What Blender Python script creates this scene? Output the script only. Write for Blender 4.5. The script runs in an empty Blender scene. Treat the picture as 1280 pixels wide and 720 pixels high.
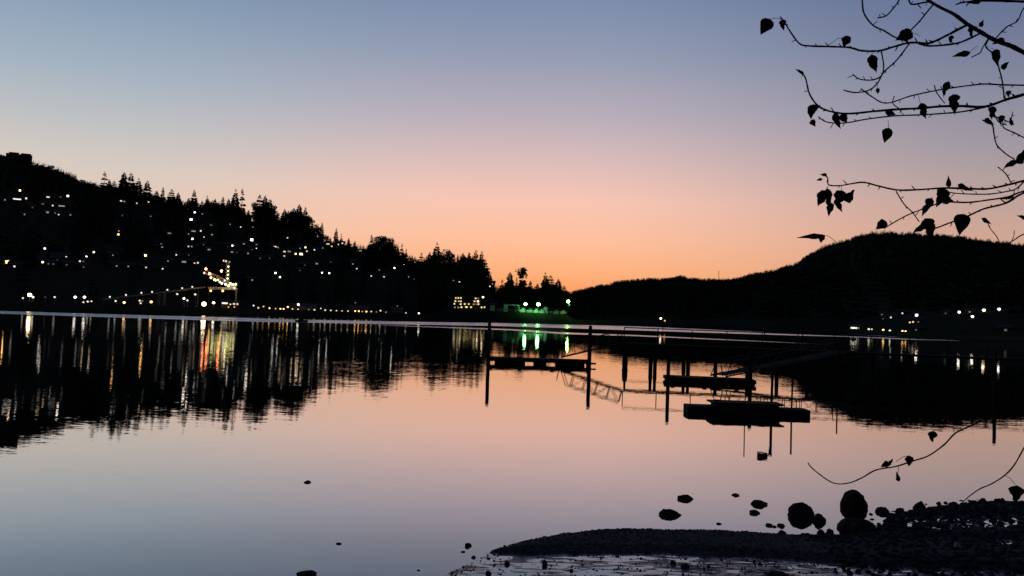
import bpy, math, random
import numpy as np
from mathutils import Matrix, Vector

random.seed(7)
rng = np.random.default_rng(11)
S = bpy.context.scene
C = S.collection

# ------------------------------------------------------------------ camera
F_PX, W_PX, H_PX = 1108.0, 1280.0, 720.0
CAM_H, PITCH, ROLL = 3.0, 1.752, 1.98
cam_d = bpy.data.cameras.new('camera')
cam = bpy.data.objects.new('camera', cam_d)
C.objects.link(cam)
cam_d.sensor_width = 36.0
cam_d.lens = 36.0 * F_PX / W_PX
cam_d.clip_start, cam_d.clip_end = 0.1, 20000
RM = (Matrix.Rotation(math.radians(90 + PITCH), 3, 'X') @ Matrix.Rotation(math.radians(ROLL), 3, 'Z'))
cam.matrix_world = Matrix.Translation((0, 0, CAM_H)) @ RM.to_4x4()
S.camera = cam

# ------------------------------------------------------------------ world: clear sky after sunset
world = bpy.data.worlds.new('World')
S.world = world
world.use_nodes = True
wn, wl = world.node_tree.nodes, world.node_tree.links
wn.clear()

def srgb(r, g, b):
    f = lambda c: (c / 255 / 12.92) if c / 255 <= 0.04045 else ((c / 255 + 0.055) / 1.055) ** 2.4
    return (f(r), f(g), f(b), 1)

def ramp(nodes, stops):
    n = nodes.new('ShaderNodeValToRGB')
    e = n.color_ramp.elements
    while len(e) < len(stops):
        e.new(0.5)
    for k, (p, c) in enumerate(stops):
        e[k].position = p
        e[k].color = c
    return n

def sn(deg):
    return math.sin(math.radians(deg))

SKY_GLOW = [(0.0, srgb(222, 106, 60)), (sn(1.3), srgb(249, 153, 93)), (sn(2.8), srgb(255, 177, 124)), (sn(4.9), srgb(254, 191, 156)),
            (sn(7.4), srgb(248, 197, 179)), (sn(10), srgb(219, 188, 186)), (sn(12.6), srgb(187, 175, 186)),
            (sn(16.5), srgb(148, 156, 179)), (sn(20.4), srgb(120, 138, 171)), (sn(35), srgb(65, 88, 135)), (1.0, srgb(40, 55, 88))]
SKY_SIDE = [(0.0, srgb(190, 130, 100)), (sn(3), srgb(238, 191, 159)), (sn(5.5), srgb(232, 202, 182)), (sn(8), srgb(213, 202, 193)),
            (sn(10.5), srgb(190, 192, 194)), (sn(13.5), srgb(163, 178, 193)), (sn(17), srgb(139, 160, 183)),
            (sn(20.4), srgb(113, 142, 174)), (sn(35), srgb(61, 88, 135)), (1.0, srgb(36, 52, 86))]
SKY_RIGHT = [(0.0, srgb(170, 115, 90)), (sn(3), srgb(214, 162, 134)), (sn(5.5), srgb(206, 165, 148)), (sn(8), srgb(184, 161, 157)),
             (sn(10.5), srgb(160, 152, 160)), (sn(13.5), srgb(136, 139, 158)), (sn(17), srgb(110, 120, 150)),
             (sn(20.4), srgb(90, 105, 142)), (sn(35), srgb(52, 70, 114)), (1.0, srgb(34, 48, 80))]
SKY_BACK = [(0.0, srgb(13, 13, 16)), (sn(10), srgb(19, 20, 26)), (sn(35), srgb(24, 30, 45)), (1.0, srgb(34, 46, 72))]
tc = wn.new('ShaderNodeTexCoord')
sep = wn.new('ShaderNodeSeparateXYZ')
wl.new(tc.outputs['Generated'], sep.inputs[0])

def wmath(op, a, b=None, clamp=False):
    n = wn.new('ShaderNodeMath')
    n.operation = op
    n.use_clamp = clamp
    for i, v in enumerate((a, b)):
        if v is None:
            continue
        if isinstance(v, (int, float)):
            n.inputs[i].default_value = v
        else:
            wl.new(v, n.inputs[i])
    return n.outputs[0]

az = wmath('ARCTAN2', sep.outputs['X'], sep.outputs['Y'])           # 0 along +Y, positive to the right
az = wmath('MULTIPLY', az, 180 / math.pi)
zup = wmath('ABSOLUTE', sep.outputs['Z'])

def mrange(v, a, b):
    n = wn.new('ShaderNodeMapRange')
    n.interpolation_type = 'SMOOTHSTEP'
    wl.new(v, n.inputs['Value'])
    n.inputs['From Min'].default_value = a
    n.inputs['From Max'].default_value = b
    return n.outputs['Result']

def mixc(f, a, b):
    n = wn.new('ShaderNodeMix')
    n.data_type = 'RGBA'
    wl.new(f, n.inputs[0])
    wl.new(a, n.inputs[6])
    wl.new(b, n.inputs[7])
    return n.outputs[2]

rs = []
for st in (SKY_GLOW, SKY_SIDE, SKY_RIGHT, SKY_BACK):
    r = ramp(wn, st)
    wl.new(zup, r.inputs[0])
    rs.append(r.outputs[0])
left_f = mrange(az, 0.0, -27.0)
right_f = mrange(az, 3.0, 31.0)
back_f = mrange(wmath('ABSOLUTE', az), 45.0, 120.0)
col = mixc(left_f, rs[0], rs[1])
col = mixc(right_f, col, rs[2])
col = mixc(back_f, col, rs[3])
bg = wn.new('ShaderNodeBackground')
bg.inputs['Strength'].default_value = 1.0
wl.new(col, bg.inputs['Color'])
# a trace of physical twilight scatter from a sun just under the ridge line
sky = wn.new('ShaderNodeTexSky')
sky.sky_type = 'NISHITA'
sky.sun_disc = False
sky.sun_elevation = math.radians(-1.5)
sky.sun_rotation = math.radians(2.5)
bg2 = wn.new('ShaderNodeBackground')
bg2.inputs['Strength'].default_value = 0.004
wl.new(sky.outputs[0], bg2.inputs['Color'])
add = wn.new('ShaderNodeAddShader')
wl.new(bg.outputs[0], add.inputs[0])
wl.new(bg2.outputs[0], add.inputs[1])
wo = wn.new('ShaderNodeOutputWorld')
wl.new(add.outputs[0], wo.inputs[0])

S.view_settings.view_transform = 'Standard'
S.view_settings.look = 'None'
S.view_settings.exposure = 0.0
S.view_settings.gamma = 1.0
S.view_settings.use_curve_mapping = False
S.render.engine = 'CYCLES'
S.cycles.use_denoising = True
S.cycles.max_bounces = 6
S.cycles.sample_clamp_indirect = 10

# ------------------------------------------------------------------ pixels of the photograph -> places
def ray(px, py):
    d = RM @ Vector(((px - W_PX / 2) / F_PX, -(py - H_PX / 2) / F_PX, -1.0))
    return d.normalized()

def hdir(px, py):
    d = ray(px, py)
    h = math.hypot(d.x, d.y)
    return d.x / h, d.y / h, d.z / h

def at(px, py, z=0.0):
    """where the sight line through a pixel meets the level z"""
    d = ray(px, py)
    t = (z - CAM_H) / d.z
    return Vector((d.x * t, d.y * t, z))

def far(px, py, r):
    """the point at ground distance r on a sight line"""
    x, y, s = hdir(px, py)
    return Vector((x * r, y * r, CAM_H + s * r))

def hor(x):
    return 371.8 + 0.0345 * x

def azim(px):
    x, y, s = hdir(px, hor(px))
    return math.degrees(math.atan2(x, y))

def project(P):
    v = RM.transposed() @ (Vector(P) - Vector((0, 0, CAM_H)))
    if v.z > -1e-6:
        return None
    return (W_PX / 2 + F_PX * v.x / -v.z, H_PX / 2 - F_PX * v.y / -v.z)

# ------------------------------------------------------------------ noise
_lat = rng.random((256, 256))
def vnoise(x, y):
    x = np.asarray(x, float); y = np.asarray(y, float)
    xi = np.floor(x).astype(int); yi = np.floor(y).astype(int)
    fx = x - xi; fy = y - yi
    fx = fx * fx * (3 - 2 * fx); fy = fy * fy * (3 - 2 * fy)
    a = _lat[xi % 256, yi % 256]; b = _lat[(xi + 1) % 256, yi % 256]
    c = _lat[xi % 256, (yi + 1) % 256]; d = _lat[(xi + 1) % 256, (yi + 1) % 256]
    return (a * (1 - fx) + b * fx) * (1 - fy) + (c * (1 - fx) + d * fx) * fy
def fbm(x, y, o=4):
    s = 0; a = 0.5
    for k in range(o):
        s = s + a * (vnoise(x * 2 ** k + 17.3 * k, y * 2 ** k + 5.1 * k) - 0.5)
        a *= 0.5
    return s

# ------------------------------------------------------------------ materials
def mat(name, color, rough=0.9, spec=0.2, var=0.3, scale=3.0, color2=None, bump=0.0):
    m = bpy.data.materials.new(name)
    m.use_nodes = True
    n, l = m.node_tree.nodes, m.node_tree.links
    p = n['Principled BSDF']
    p.inputs['Roughness'].default_value = rough
    p.inputs['Specular IOR Level'].default_value = spec
    t = n.new('ShaderNodeTexCoord')
    nz = n.new('ShaderNodeTexNoise')
    nz.inputs['Scale'].default_value = scale
    nz.inputs['Detail'].default_value = 4
    l.new(t.outputs['Object'], nz.inputs['Vector'])
    c2 = color2 or tuple(c * (1 - var) for c in color)
    r = ramp(n, [(0.3, (*c2, 1)), (0.7, (*color, 1))])
    l.new(nz.outputs['Fac'], r.inputs[0])
    l.new(r.outputs[0], p.inputs['Base Color'])
    if bump:
        b = n.new('ShaderNodeBump')
        b.inputs['Strength'].default_value = bump
        b.inputs['Distance'].default_value = 0.02
        l.new(nz.outputs['Fac'], b.inputs['Height'])
        l.new(b.outputs[0], p.inputs['Normal'])
    return m

def glow(name, color, strength):
    m = bpy.data.materials.new(name)
    m.use_nodes = True
    n, l = m.node_tree.nodes, m.node_tree.links
    n.clear()
    e = n.new('ShaderNodeEmission')
    e.inputs['Color'].default_value = (*color, 1)
    e.inputs['Strength'].default_value = strength
    o = n.new('ShaderNodeOutputMaterial')
    l.new(e.outputs[0], o.inputs[0])
    return m

M = {
    'needles': mat('needles', (0.045, 0.06, 0.035), 0.95, 0.05, 0.5, 0.4),
    'forest': mat('forest', (0.04, 0.055, 0.032), 0.95, 0.05, 0.5, 0.05),
    'bark': mat('bark', (0.06, 0.045, 0.035), 0.95, 0.1, 0.5, 8.0),
    'hill': mat('hill', (0.04, 0.045, 0.03), 0.98, 0.0, 0.4, 0.02),
    'wall': mat('wall', (0.14, 0.125, 0.11), 0.9, 0.1, 0.2, 0.6),
    'roof': mat('roof', (0.06, 0.055, 0.055), 0.9, 0.1, 0.3, 1.0),
    'white_steel': mat('white_steel', (0.6, 0.6, 0.58), 0.6, 0.3, 0.15, 1.0),
    'dark_steel': mat('dark_steel', (0.035, 0.035, 0.038), 0.6, 0.3, 0.3, 1.0),
    'concrete': mat('concrete', (0.3, 0.29, 0.27), 0.9, 0.1, 0.25, 1.5),
    'wood': mat('wood', (0.05, 0.042, 0.036), 0.95, 0.05, 0.5, 6.0),
    'pile': mat('pile', (0.045, 0.038, 0.033), 0.95, 0.05, 0.5, 5.0),
    'crust': mat('crust', (0.05, 0.048, 0.045), 0.95, 0.05, 0.6, 20.0, bump=0.6),
    'float': mat('float', (0.045, 0.045, 0.05), 0.9, 0.05, 0.4, 5.0),
    'rock': mat('rock', (0.06, 0.056, 0.053), 0.95, 0.04, 0.6, 7.0, bump=0.5),
    'gravel': mat('gravel', (0.04, 0.036, 0.034), 0.95, 0.03, 0.6, 14.0, bump=0.4),
    'soil': mat('soil', (0.06, 0.05, 0.04), 0.95, 0.05, 0.5, 2.0),
    'twig': mat('twig', (0.04, 0.03, 0.026), 0.9, 0.1, 0.4, 30.0),
    'leaf': mat('leaf', (0.05, 0.04, 0.025), 0.85, 0.1, 0.5, 25.0),
    'paint_dark': mat('paint_dark', (0.04, 0.045, 0.055), 0.7, 0.2, 0.2, 2.0),
}
COL = {'w': (1.0, 0.89, 0.74), 'n': (1.0, 0.71, 0.42), 'a': (1.0, 0.50, 0.14), 'r': (1.0, 0.22, 0.08), 'g': (0.20, 1.0, 0.26), 'h': (0.42, 1.0, 0.22), 'y': (1.0, 0.92, 0.34)}
CNAME = {'w': 'white', 'n': 'warm white', 'a': 'amber', 'r': 'reddish', 'g': 'green', 'h': 'yellowish green', 'y': 'yellow green'}
GL = {}
def G(c, k):
    key = (c, k)
    if key not in GL:
        GL[key] = glow('glow_%s_%d' % (CNAME[c].replace(' ', '_'), k), COL[c], {0: 0.11, 1: 0.34, 2: 1.3, 3: 5.0, 4: 20.0, 5: 75.0}[k])
    return GL[key]

# ------------------------------------------------------------------ mesh builder
class MB:
    def __init__(s):
        s.v = []; s.f = []
    def add(s, vs, fs):
        o = len(s.v)
        s.v += [tuple(p) for p in vs]
        s.f += [tuple(i + o for i in f) for f in fs]
        return s
    def box(s, c, size, X=(1, 0, 0), Y=(0, 1, 0), Z=(0, 0, 1)):
        c = Vector(c); X = Vector(X).normalized(); Y = Vector(Y).normalized(); Z = Vector(Z).normalized()
        a, b, d = (q / 2 for q in size)
        vs = [c + X * (i * a) + Y * (j * b) + Z * (k * d) for k in (-1, 1) for j in (-1, 1) for i in (-1, 1)]
        return s.add(vs, [(0, 2, 3, 1), (4, 5, 7, 6), (0, 1, 5, 4), (2, 6, 7, 3), (0, 4, 6, 2), (1, 3, 7, 5)])
    def tube(s, pts, radii, n=6, cap=True):
        pts = [Vector(p) for p in pts]
        if isinstance(radii, (int, float)):
            radii = [radii] * len(pts)
        vs, fs = [], []
        for i, p in enumerate(pts):
            t = (pts[min(i + 1, len(pts) - 1)] - pts[max(i - 1, 0)])
            t = t.normalized() if t.length > 1e-9 else Vector((0, 0, 1))
            u = t.cross(Vector((0.31, 0.2, 0.93)) if abs(t.z) < 0.9 else Vector((1, 0, 0))).normalized()
            w = t.cross(u)
            for k in range(n):
                a = 2 * math.pi * k / n
                vs.append(p + (u * math.cos(a) + w * math.sin(a)) * radii[i])
        for i in range(len(pts) - 1):
            for k in range(n):
                fs.append((i * n + k, i * n + (k + 1) % n, (i + 1) * n + (k + 1) % n, (i + 1) * n + k))
        if cap:
            fs.append(tuple(range(n - 1, -1, -1)))
            fs.append(tuple((len(pts) - 1) * n + k for k in range(n)))
        return s.add(vs, fs)
    def bar(s, a, b, r, n=5):
        return s.tube([a, b], r, n)
    def sphere(s, c, r, nu=10, nv=6, sz=1.0):
        c = Vector(c)
        vs = [c + Vector((0, 0, -r * sz))]
        fs = []
        for j in range(1, nv):
            th = math.pi * j / nv
            for i in range(nu):
                ph = 2 * math.pi * i / nu
                vs.append(c + Vector((r * math.sin(th) * math.cos(ph), r * math.sin(th) * math.sin(ph), -r * math.cos(th) * sz)))
        vs.append(c + Vector((0, 0, r * sz)))
        for i in range(nu):
            fs.append((0, 1 + (i + 1) % nu, 1 + i))
        for j in range(nv - 2):
            for i in range(nu):
                a = 1 + j * nu
                fs.append((a + i, a + (i + 1) % nu, a + nu + (i + 1) % nu, a + nu + i))
        a = 1 + (nv - 2) * nu
        for i in range(nu):
            fs.append((a + i, a + (i + 1) % nu, len(vs) - 1))
        return s.add(vs, fs)
    def mesh(s, name, m, origin=(0, 0, 0), smooth=False):
        me = bpy.data.meshes.new(name)
        ox, oy, oz = origin
        me.from_pydata([(x - ox, y - oy, z - oz) for x, y, z in s.v], [], s.f)
        me.materials.append(m)
        if smooth:
            me.polygons.foreach_set('use_smooth', [True] * len(me.polygons))
        me.update()
        return me
    def build(s, name, m, parent=None, loc=None, smooth=False):
        """loc: origin (world) of a top-level mesh; children share their thing's origin"""
        if parent is not None:
            base = parent
            L = Vector(base.location)
            while base.parent is not None:
                base = base.parent
                L = L + Vector(base.location)
            o = bpy.data.objects.new(name, s.mesh(name, m, L, smooth))
            o.parent = parent
        else:
            L = Vector(loc) if loc is not None else Vector((0, 0, 0))
            o = bpy.data.objects.new(name, s.mesh(name, m, L, smooth))
            o.location = L
        C.objects.link(o)
        return o

def tag(o, label=None, cat=None, group=None, kind=None):
    if label: o['label'] = label
    if cat: o['category'] = cat
    if group: o['group'] = group
    if kind: o['kind'] = kind
    return o

def thing(name, loc, label, cat, group=None):
    o = bpy.data.objects.new(name, None)
    o.empty_display_size = 0.2
    C.objects.link(o)
    o.location = loc
    return tag(o, label, cat, group)

ORD = ['leftmost', 'second from left', 'third from left', 'fourth from left', 'fifth from left', 'sixth from left', 'seventh from left',
       'eighth from left', 'ninth from left', 'tenth from left', 'eleventh from left', 'twelfth from left', 'thirteenth from left',
       'fourteenth from left', 'fifteenth from left', 'sixteenth from left', 'seventeenth from left', 'eighteenth from left', 'nineteenth from left',
       'twentieth from left']

def bulk(name, verts, faces, m):
    me = bpy.data.meshes.new(name)
    me.from_pydata(verts, [], faces)
    me.materials.append(m)
    me.update()
    o = bpy.data.objects.new(name, me)
    C.objects.link(o)
    return o

# ------------------------------------------------------------------ water
def make_water():
    m = bpy.data.materials.new('water')
    m.use_nodes = True
    n, l = m.node_tree.nodes, m.node_tree.links
    p = n['Principled BSDF']
    n.remove(p)
    deep = n.new('ShaderNodeBsdfDiffuse')
    deep.inputs['Color'].default_value = (0.008, 0.011, 0.016, 1)
    gls = n.new('ShaderNodeBsdfGlossy')
    mixs = n.new('ShaderNodeMixShader')
    lw = n.new('ShaderNodeLayerWeight')
    lw.inputs['Blend'].default_value = 0.5
    fr = n.new('ShaderNodeFloatCurve')      # reflectance against grazing angle (1 = edge on)
    cv = fr.mapping.curves[0]
    pts = [(0, 0.10), (0.5, 0.28), (0.68, 0.42), (0.74, 0.58), (0.81, 0.84), (0.87, 0.94), (0.93, 0.98), (1.0, 1.0)]
    while len(cv.points) < len(pts): cv.points.new(0.5, 0.5)
    for k, q in enumerate(pts): cv.points[k].location = q
    fr.mapping.update()
    l.new(lw.outputs['Facing'], fr.inputs['Value'])
    l.new(fr.outputs[0], mixs.inputs[0])
    l.new(deep.outputs[0], mixs.inputs[1])
    l.new(gls.outputs[0], mixs.inputs[2])
    l.new(mixs.outputs[0], n['Material Output'].inputs[0])
    geo = n.new('ShaderNodeNewGeometry')
    def layer(scale, detail, off):
        mp = n.new('ShaderNodeMapping')
        mp.inputs['Scale'].default_value = scale
        mp.inputs['Location'].default_value = off
        l.new(geo.outputs['Position'], mp.inputs['Vector'])
        z = n.new('ShaderNodeTexNoise')
        z.inputs['Scale'].default_value = 1.0
        z.inputs['Detail'].default_value = detail
        l.new(mp.outputs[0], z.inputs['Vector'])
        return z
    def vm(op, a, b=None, s=None):
        q = n.new('ShaderNodeVectorMath')
        q.operation = op
        l.new(a, q.inputs[0])
        if b is not None:
            if isinstance(b, tuple): q.inputs[1].default_value = b
            else: l.new(b, q.inputs[1])
        if s is not None:
            if isinstance(s, (int, float)): q.inputs['Scale'].default_value = s
            else: l.new(s, q.inputs['Scale'])
        return q.outputs[0]
    fine = layer((1.0, 3.2, 1), 3.0, (3, 7, 0))
    swell = layer((0.10, 0.33, 1), 2.0, (11, 2, 0))
    patch = layer((0.012, 0.035, 1), 1.0, (5, 1, 0))
    pr = n.new('ShaderNodeMapRange')
    l.new(patch.outputs['Fac'], pr.inputs['Value'])
    pr.inputs['From Min'].default_value = 0.35
    pr.inputs['From Max'].default_value = 0.65
    pr.inputs['To Min'].default_value = 0.6
    pr.inputs['To Max'].default_value = 1.25
    capil = layer((4.0, 15.0, 1), 2.0, (9, 4, 0))
    a = vm('ADD', vm('SCALE', vm('SUBTRACT', fine.outputs['Color'], (0.5, 0.5, 0.5)), s=0.022),
           vm('SCALE', vm('SUBTRACT', capil.outputs['Color'], (0.5, 0.5, 0.5)), s=0.034))
    b = vm('SCALE', vm('SUBTRACT', swell.outputs['Color'], (0.5, 0.5, 0.5)), s=0.006)
    # sheltered water close to the beach lies calmer
    sy_ = n.new('ShaderNodeSeparateXYZ')
    l.new(geo.outputs['Position'], sy_.inputs[0])
    calm = n.new('ShaderNodeMapRange')
    l.new(sy_.outputs['Y'], calm.inputs['Value'])
    for nm_, v_ in (('From Min', 10), ('From Max', 50), ('To Min', 0.40), ('To Max', 1.4)): calm.inputs[nm_].default_value = v_
    pc = n.new('ShaderNodeMath'); pc.operation = 'MULTIPLY'
    lee = n.new('ShaderNodeMapRange')        # the lee of the pier
    l.new(sy_.outputs['X'], lee.inputs['Value'])
    for nm_, v_ in (('From Min', -9), ('From Max', 3), ('To Min', 1.0), ('To Max', 0.5)): lee.inputs[nm_].default_value = v_
    lc = n.new('ShaderNodeMath'); lc.operation = 'MULTIPLY'
    l.new(lee.outputs[0], lc.inputs[0]); l.new(calm.outputs[0], lc.inputs[1])
    l.new(pr.outputs[0], pc.inputs[0]); l.new(lc.outputs[0], pc.inputs[1])
    slope = vm('SCALE', vm('ADD', a, b), s=pc.outputs[0])
    flat = vm('MULTIPLY', slope, (0.3, 1, 0))
    nrm = vm('NORMALIZE', vm('ADD', flat, (0, 0, 1)))
    l.new(nrm, gls.inputs['Normal'])
    # the lane of wind ruffled water under the far shore: rougher, it mirrors the sky overhead
    sx = n.new('ShaderNodeSeparateXYZ')
    l.new(geo.outputs['Position'], sx.inputs[0])
    def mth(op, a, b=None, c=None, clamp=False):
        q = n.new('ShaderNodeMath'); q.operation = op; q.use_clamp = clamp
        for i, v in enumerate((a, b, c)):
            if v is None: continue
            if isinstance(v, (int, float)): q.inputs[i].default_value = v
            else: l.new(v, q.inputs[i])
        return q.outputs[0]
    wob = layer((0.006, 0.02, 1), 3.0, (1, 9, 0))
    yy = mth('ADD', sx.outputs['Y'], mth('MULTIPLY', mth('SUBTRACT', wob.outputs['Fac'], 0.5), WOB))
    def lane(stops_near, stops_far, soft):
        # near and far edges as curves of x (metres)
        def curve(st):
            lo, hi = -400.0, 400.0
            t = n.new('ShaderNodeMapRange')
            l.new(sx.outputs['X'], t.inputs['Value'])
            t.inputs['From Min'].default_value = lo; t.inputs['From Max'].default_value = hi
            fc = n.new('ShaderNodeFloatCurve')
            cv = fc.mapping.curves[0]
            pts = [((x - lo) / (hi - lo), y / 600.0) for x, y in st]
            while len(cv.points) < len(pts): cv.points.new(0.5, 0.5)
            for k, q in enumerate(pts):
                cv.points[k].location = q
                cv.points[k].handle_type = 'VECTOR'
            fc.mapping.update()
            l.new(t.outputs[0], fc.inputs['Value'])
            return mth('MULTIPLY', fc.outputs[0], 600.0)
        nr, fr = curve(stops_near), curve(stops_far)
        i0 = n.new('ShaderNodeMapRange'); i0.interpolation_type = 'SMOOTHSTEP'
        l.new(mth('SUBTRACT', yy, nr), i0.inputs['Value'])
        i0.inputs['From Min'].default_value = -soft; i0.inputs['From Max'].default_value = soft
        i1 = n.new('ShaderNodeMapRange'); i1.interpolation_type = 'SMOOTHSTEP'
        l.new(mth('SUBTRACT', fr, yy), i1.inputs['Value'])
        i1.inputs['From Min'].default_value = -soft; i1.inputs['From Max'].default_value = soft
        return mth('MULTIPLY', i0.outputs[0], i1.outputs[0])
    mask = None
    for nr, fr, soft in LANES:
        q = lane(nr, fr, soft)
        mask = q if mask is None else mth('MAXIMUM', mask, q)
    strk = layer((0.012, 0.16, 1), 3.0, (4, 8, 0))
    fade = n.new('ShaderNodeMapRange')
    l.new(strk.outputs['Fac'], fade.inputs['Value'])
    for nm_, v_ in (('From Min', 0.36), ('From Max', 0.6), ('To Min', 0.65), ('To Max', 1.0)): fade.inputs[nm_].default_value = v_
    rough = mth('ADD', 0.012, mth('MULTIPLY', mth('MULTIPLY', mask, fade.outputs[0]), LANE_ROUGH))
    l.new(rough, gls.inputs['Roughness'])
    R = 9000
    o = bulk('water', [(-R, -60, 0), (R, -60, 0), (R, R, 0), (-R, R, 0)], [(0, 1, 2, 3)], m)
    return tag(o, kind='structure')

def lane_px(pts):
    return [(at(x, y).x, at(x, y).y) for x, y in pts]
WOB = 4.0
LANE_ROUGH = 0.27
LANES = [
    (lane_px([(-80, 389.8), (0, 392.2), (160, 397.5), (330, 402.5), (370, 403), (480, 405.2), (620, 407.4), (700, 410), (800, 413.2), (1000, 419.6), (1060, 421), (1130, 424.5), (1180, 425.6)]),
     lane_px([(-80, 385.8), (0, 388.6), (160, 393.4), (330, 397.8), (370, 399.2), (480, 401.6), (620, 403.6), (800, 408), (1000, 413.6), (1060, 415.6), (1130, 421.8), (1180, 425.3)]), 4.0),
    (lane_px([(500, 407.5), (640, 413), (700, 417.5), (790, 420), (860, 423)]),
     lane_px([(500, 407), (640, 411.4), (700, 415.4), (790, 418.6), (860, 422)]), 2.5),
]
water = make_water()

# ------------------------------------------------------------------ hills
def interp(tab, x):
    return np.interp(x, [t[0] for t in tab], [t[1] for t in tab])

LEFT_LINE = [(-900, 150), (-400, 160), (-150, 178), (-40, 189), (0, 191), (44, 202), (60, 205), (80, 213), (97, 221), (120, 229), (150, 233), (190, 241), (215, 248), (235, 251), (262, 250),
             (290, 255), (310, 266), (318, 267), (322, 254), (335, 251), (345, 262), (349, 269), (356, 265), (364, 262), (374, 262), (384, 268), (395, 282), (403, 288),
             (415, 299), (430, 301), (445, 302), (462, 303), (472, 298), (478, 296), (490, 299), (505, 313), (520, 321), (525, 322), (535, 318), (548, 315), (565, 315), (580, 319), (596, 318),
             (605, 327), (612, 343), (620, 355), (630, 356), (645, 356), (660, 356), (672, 359), (682, 355), (698, 358), (708, 362), (716, 366), (740, 382)]
RIGHT_LINE = [(640, 385), (690, 372), (713, 366), (745, 358), (772, 352.5), (804, 349), (831, 349), (854, 345), (868, 349), (899, 350), (926, 346), (945, 340), (972, 335), (994, 328.6),
              (1012, 317), (1031, 306), (1053, 299), (1076, 292), (1099, 289), (1135, 290), (1171, 291), (1212, 295.5), (1244, 300), (1280, 305), (1400, 320), (1700, 300), (2200, 320)]

class Hill:
    rag = 0.0
    plat = [(0, 2), (1, 2)]
    def __init__(s, name, line, tree_px, shore, ridge, flat, x0, x1, step):
        s.name, s.line, s.tree_px, s.shore_t, s.ridge_t, s.flat = name, line, tree_px, shore, ridge, flat
        s.x0, s.x1 = x0, x1
        s.build(step)
    def shore(s, px): return interp(s.shore_t, px)
    def ridge(s, px): return interp(s.ridge_t, px)
    def top(s, px):
        R = s.ridge(px)
        e = (hor(np.asarray(px, float)) - interp(s.line, px) - interp(s.tree_px, px)) / F_PX
        px = np.asarray(px, float)
        return np.maximum(CAM_H + e * R * s.sec(px) + s.rag * (fbm(px / 11.0, px * 0 + 3.3) * 2 + fbm(px / 3.2, px * 0 + 8.1)), 3.0)
    @staticmethod
    def sec(px):
        return 1.0 / np.sqrt(1 + ((np.asarray(px, float) - 640) / F_PX) ** 2)
    def h(s, px, r):
        px = np.asarray(px, float); r = np.asarray(r, float)
        S0, R = s.shore(px), s.ridge(px)
        T = s.top(px)
        u = r - S0
        PL = interp(s.plat, px)
        bank = np.clip(u / 5.0, -1, 1) * PL
        q = np.clip((u - s.flat) / np.maximum(R - S0 - s.flat, 1), 0, 1)
        rise = np.maximum(T - PL, 0.5) * (0.9 * q + 0.1 * q * q)
        bump = fbm(px / 37.0, r / 60.0) * np.minimum(12.0, 0.10 * T) * np.sin(np.pi * np.clip(q, 0, 1)) * 1.2
        back = np.where(r > R, -(r - R) * 0.25, 0)
        return bank + rise + bump + back
    def build(s, step):
        xs = np.arange(s.x0, s.x1 + step, step, dtype=float)
        az_ = np.arctan((xs - 640) / F_PX)
        nr = 46
        vs = []
        t = np.concatenate([np.array([-8, -3, 0, 2, 5.5, s.flat * 0.5, s.flat]), np.linspace(0, 1, nr)[1:] * 1.0])
        for i, x in enumerate(xs):
            S0, R = float(s.shore(x)), float(s.ridge(x))
            rr = np.concatenate([S0 + t[:7], S0 + s.flat + t[7:] * (R - S0 - s.flat), [R * 1.06, R * 1.25, R * 1.6]])
            hh = s.h(np.full(rr.shape, x), rr)
            hh[-1] = -2
            vs.append(np.stack([np.sin(az_[i]) * rr, np.cos(az_[i]) * rr, hh], 1))
        n = len(vs[0])
        fs = []
        for i in range(len(xs) - 1):
            for j in range(n - 1):
                fs.append((i * n + j, (i + 1) * n + j, (i + 1) * n + j + 1, i * n + j + 1))
        o = bulk(s.name, np.concatenate(vs).tolist(), fs, M['hill'])
        tag(o, kind='structure')
    def place(s, px, r):
        a = math.atan((px - 640) / F_PX)
        return Vector((math.sin(a) * r, math.cos(a) * r, float(s.h(px, r))))
    def xy2(s, P):
        a = math.atan2(P[0], P[1])
        return 640 + F_PX * math.tan(a), math.hypot(P[0], P[1])
    def ground(s, P):
        px, r = s.xy2(P)
        return float(s.h(px, r))
    def hit(s, px, py):
        """ground distance at which the sight line meets the slope"""
        r = float(s.shore(px)) + 4
        R = float(s.ridge(px))
        x, y, sl = hdir(px, py)
        while r < R:
            P = (x * r, y * r)
            if CAM_H + sl * r < s.ground(P):
                return r
            r += 2.0
        return R

class Shore(Hill):
    plat = [(-900, 2), (535, 2.2), (562, 4.5), (612, 4.5), (706, 4.2), (722, 2.0)]
left = Shore('hillside', LEFT_LINE, [(-900, 8), (0, 5), (110, 8), (300, 10), (318, 10), (330, 24), (350, 14), (372, 22), (400, 14), (480, 14), (600, 20), (640, 12), (740, 4)],
            [(-900, 220), (-200, 240), (0, 266), (300, 330), (620, 372), (740, 400)],
            [(-900, 1100), (0, 950), (200, 820), (330, 760), (450, 680), (600, 560), (660, 510), (740, 470)], 42, -900, 738, 5)
class Mountain(Hill):
    rag = 6.5
right = Mountain('mountain', RIGHT_LINE, [(640, 2), (900, 3), (1280, 4), (2200, 4)],
             [(640, 420), (720, 400), (1060, 400), (1150, 330), (1280, 250), (1500, 200), (2200, 150)],
             [(640, 1500), (800, 1900), (950, 2200), (1100, 2900), (1280, 2900), (1700, 2200), (2200, 1500)], 30, 640, 2200, 2)

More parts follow.
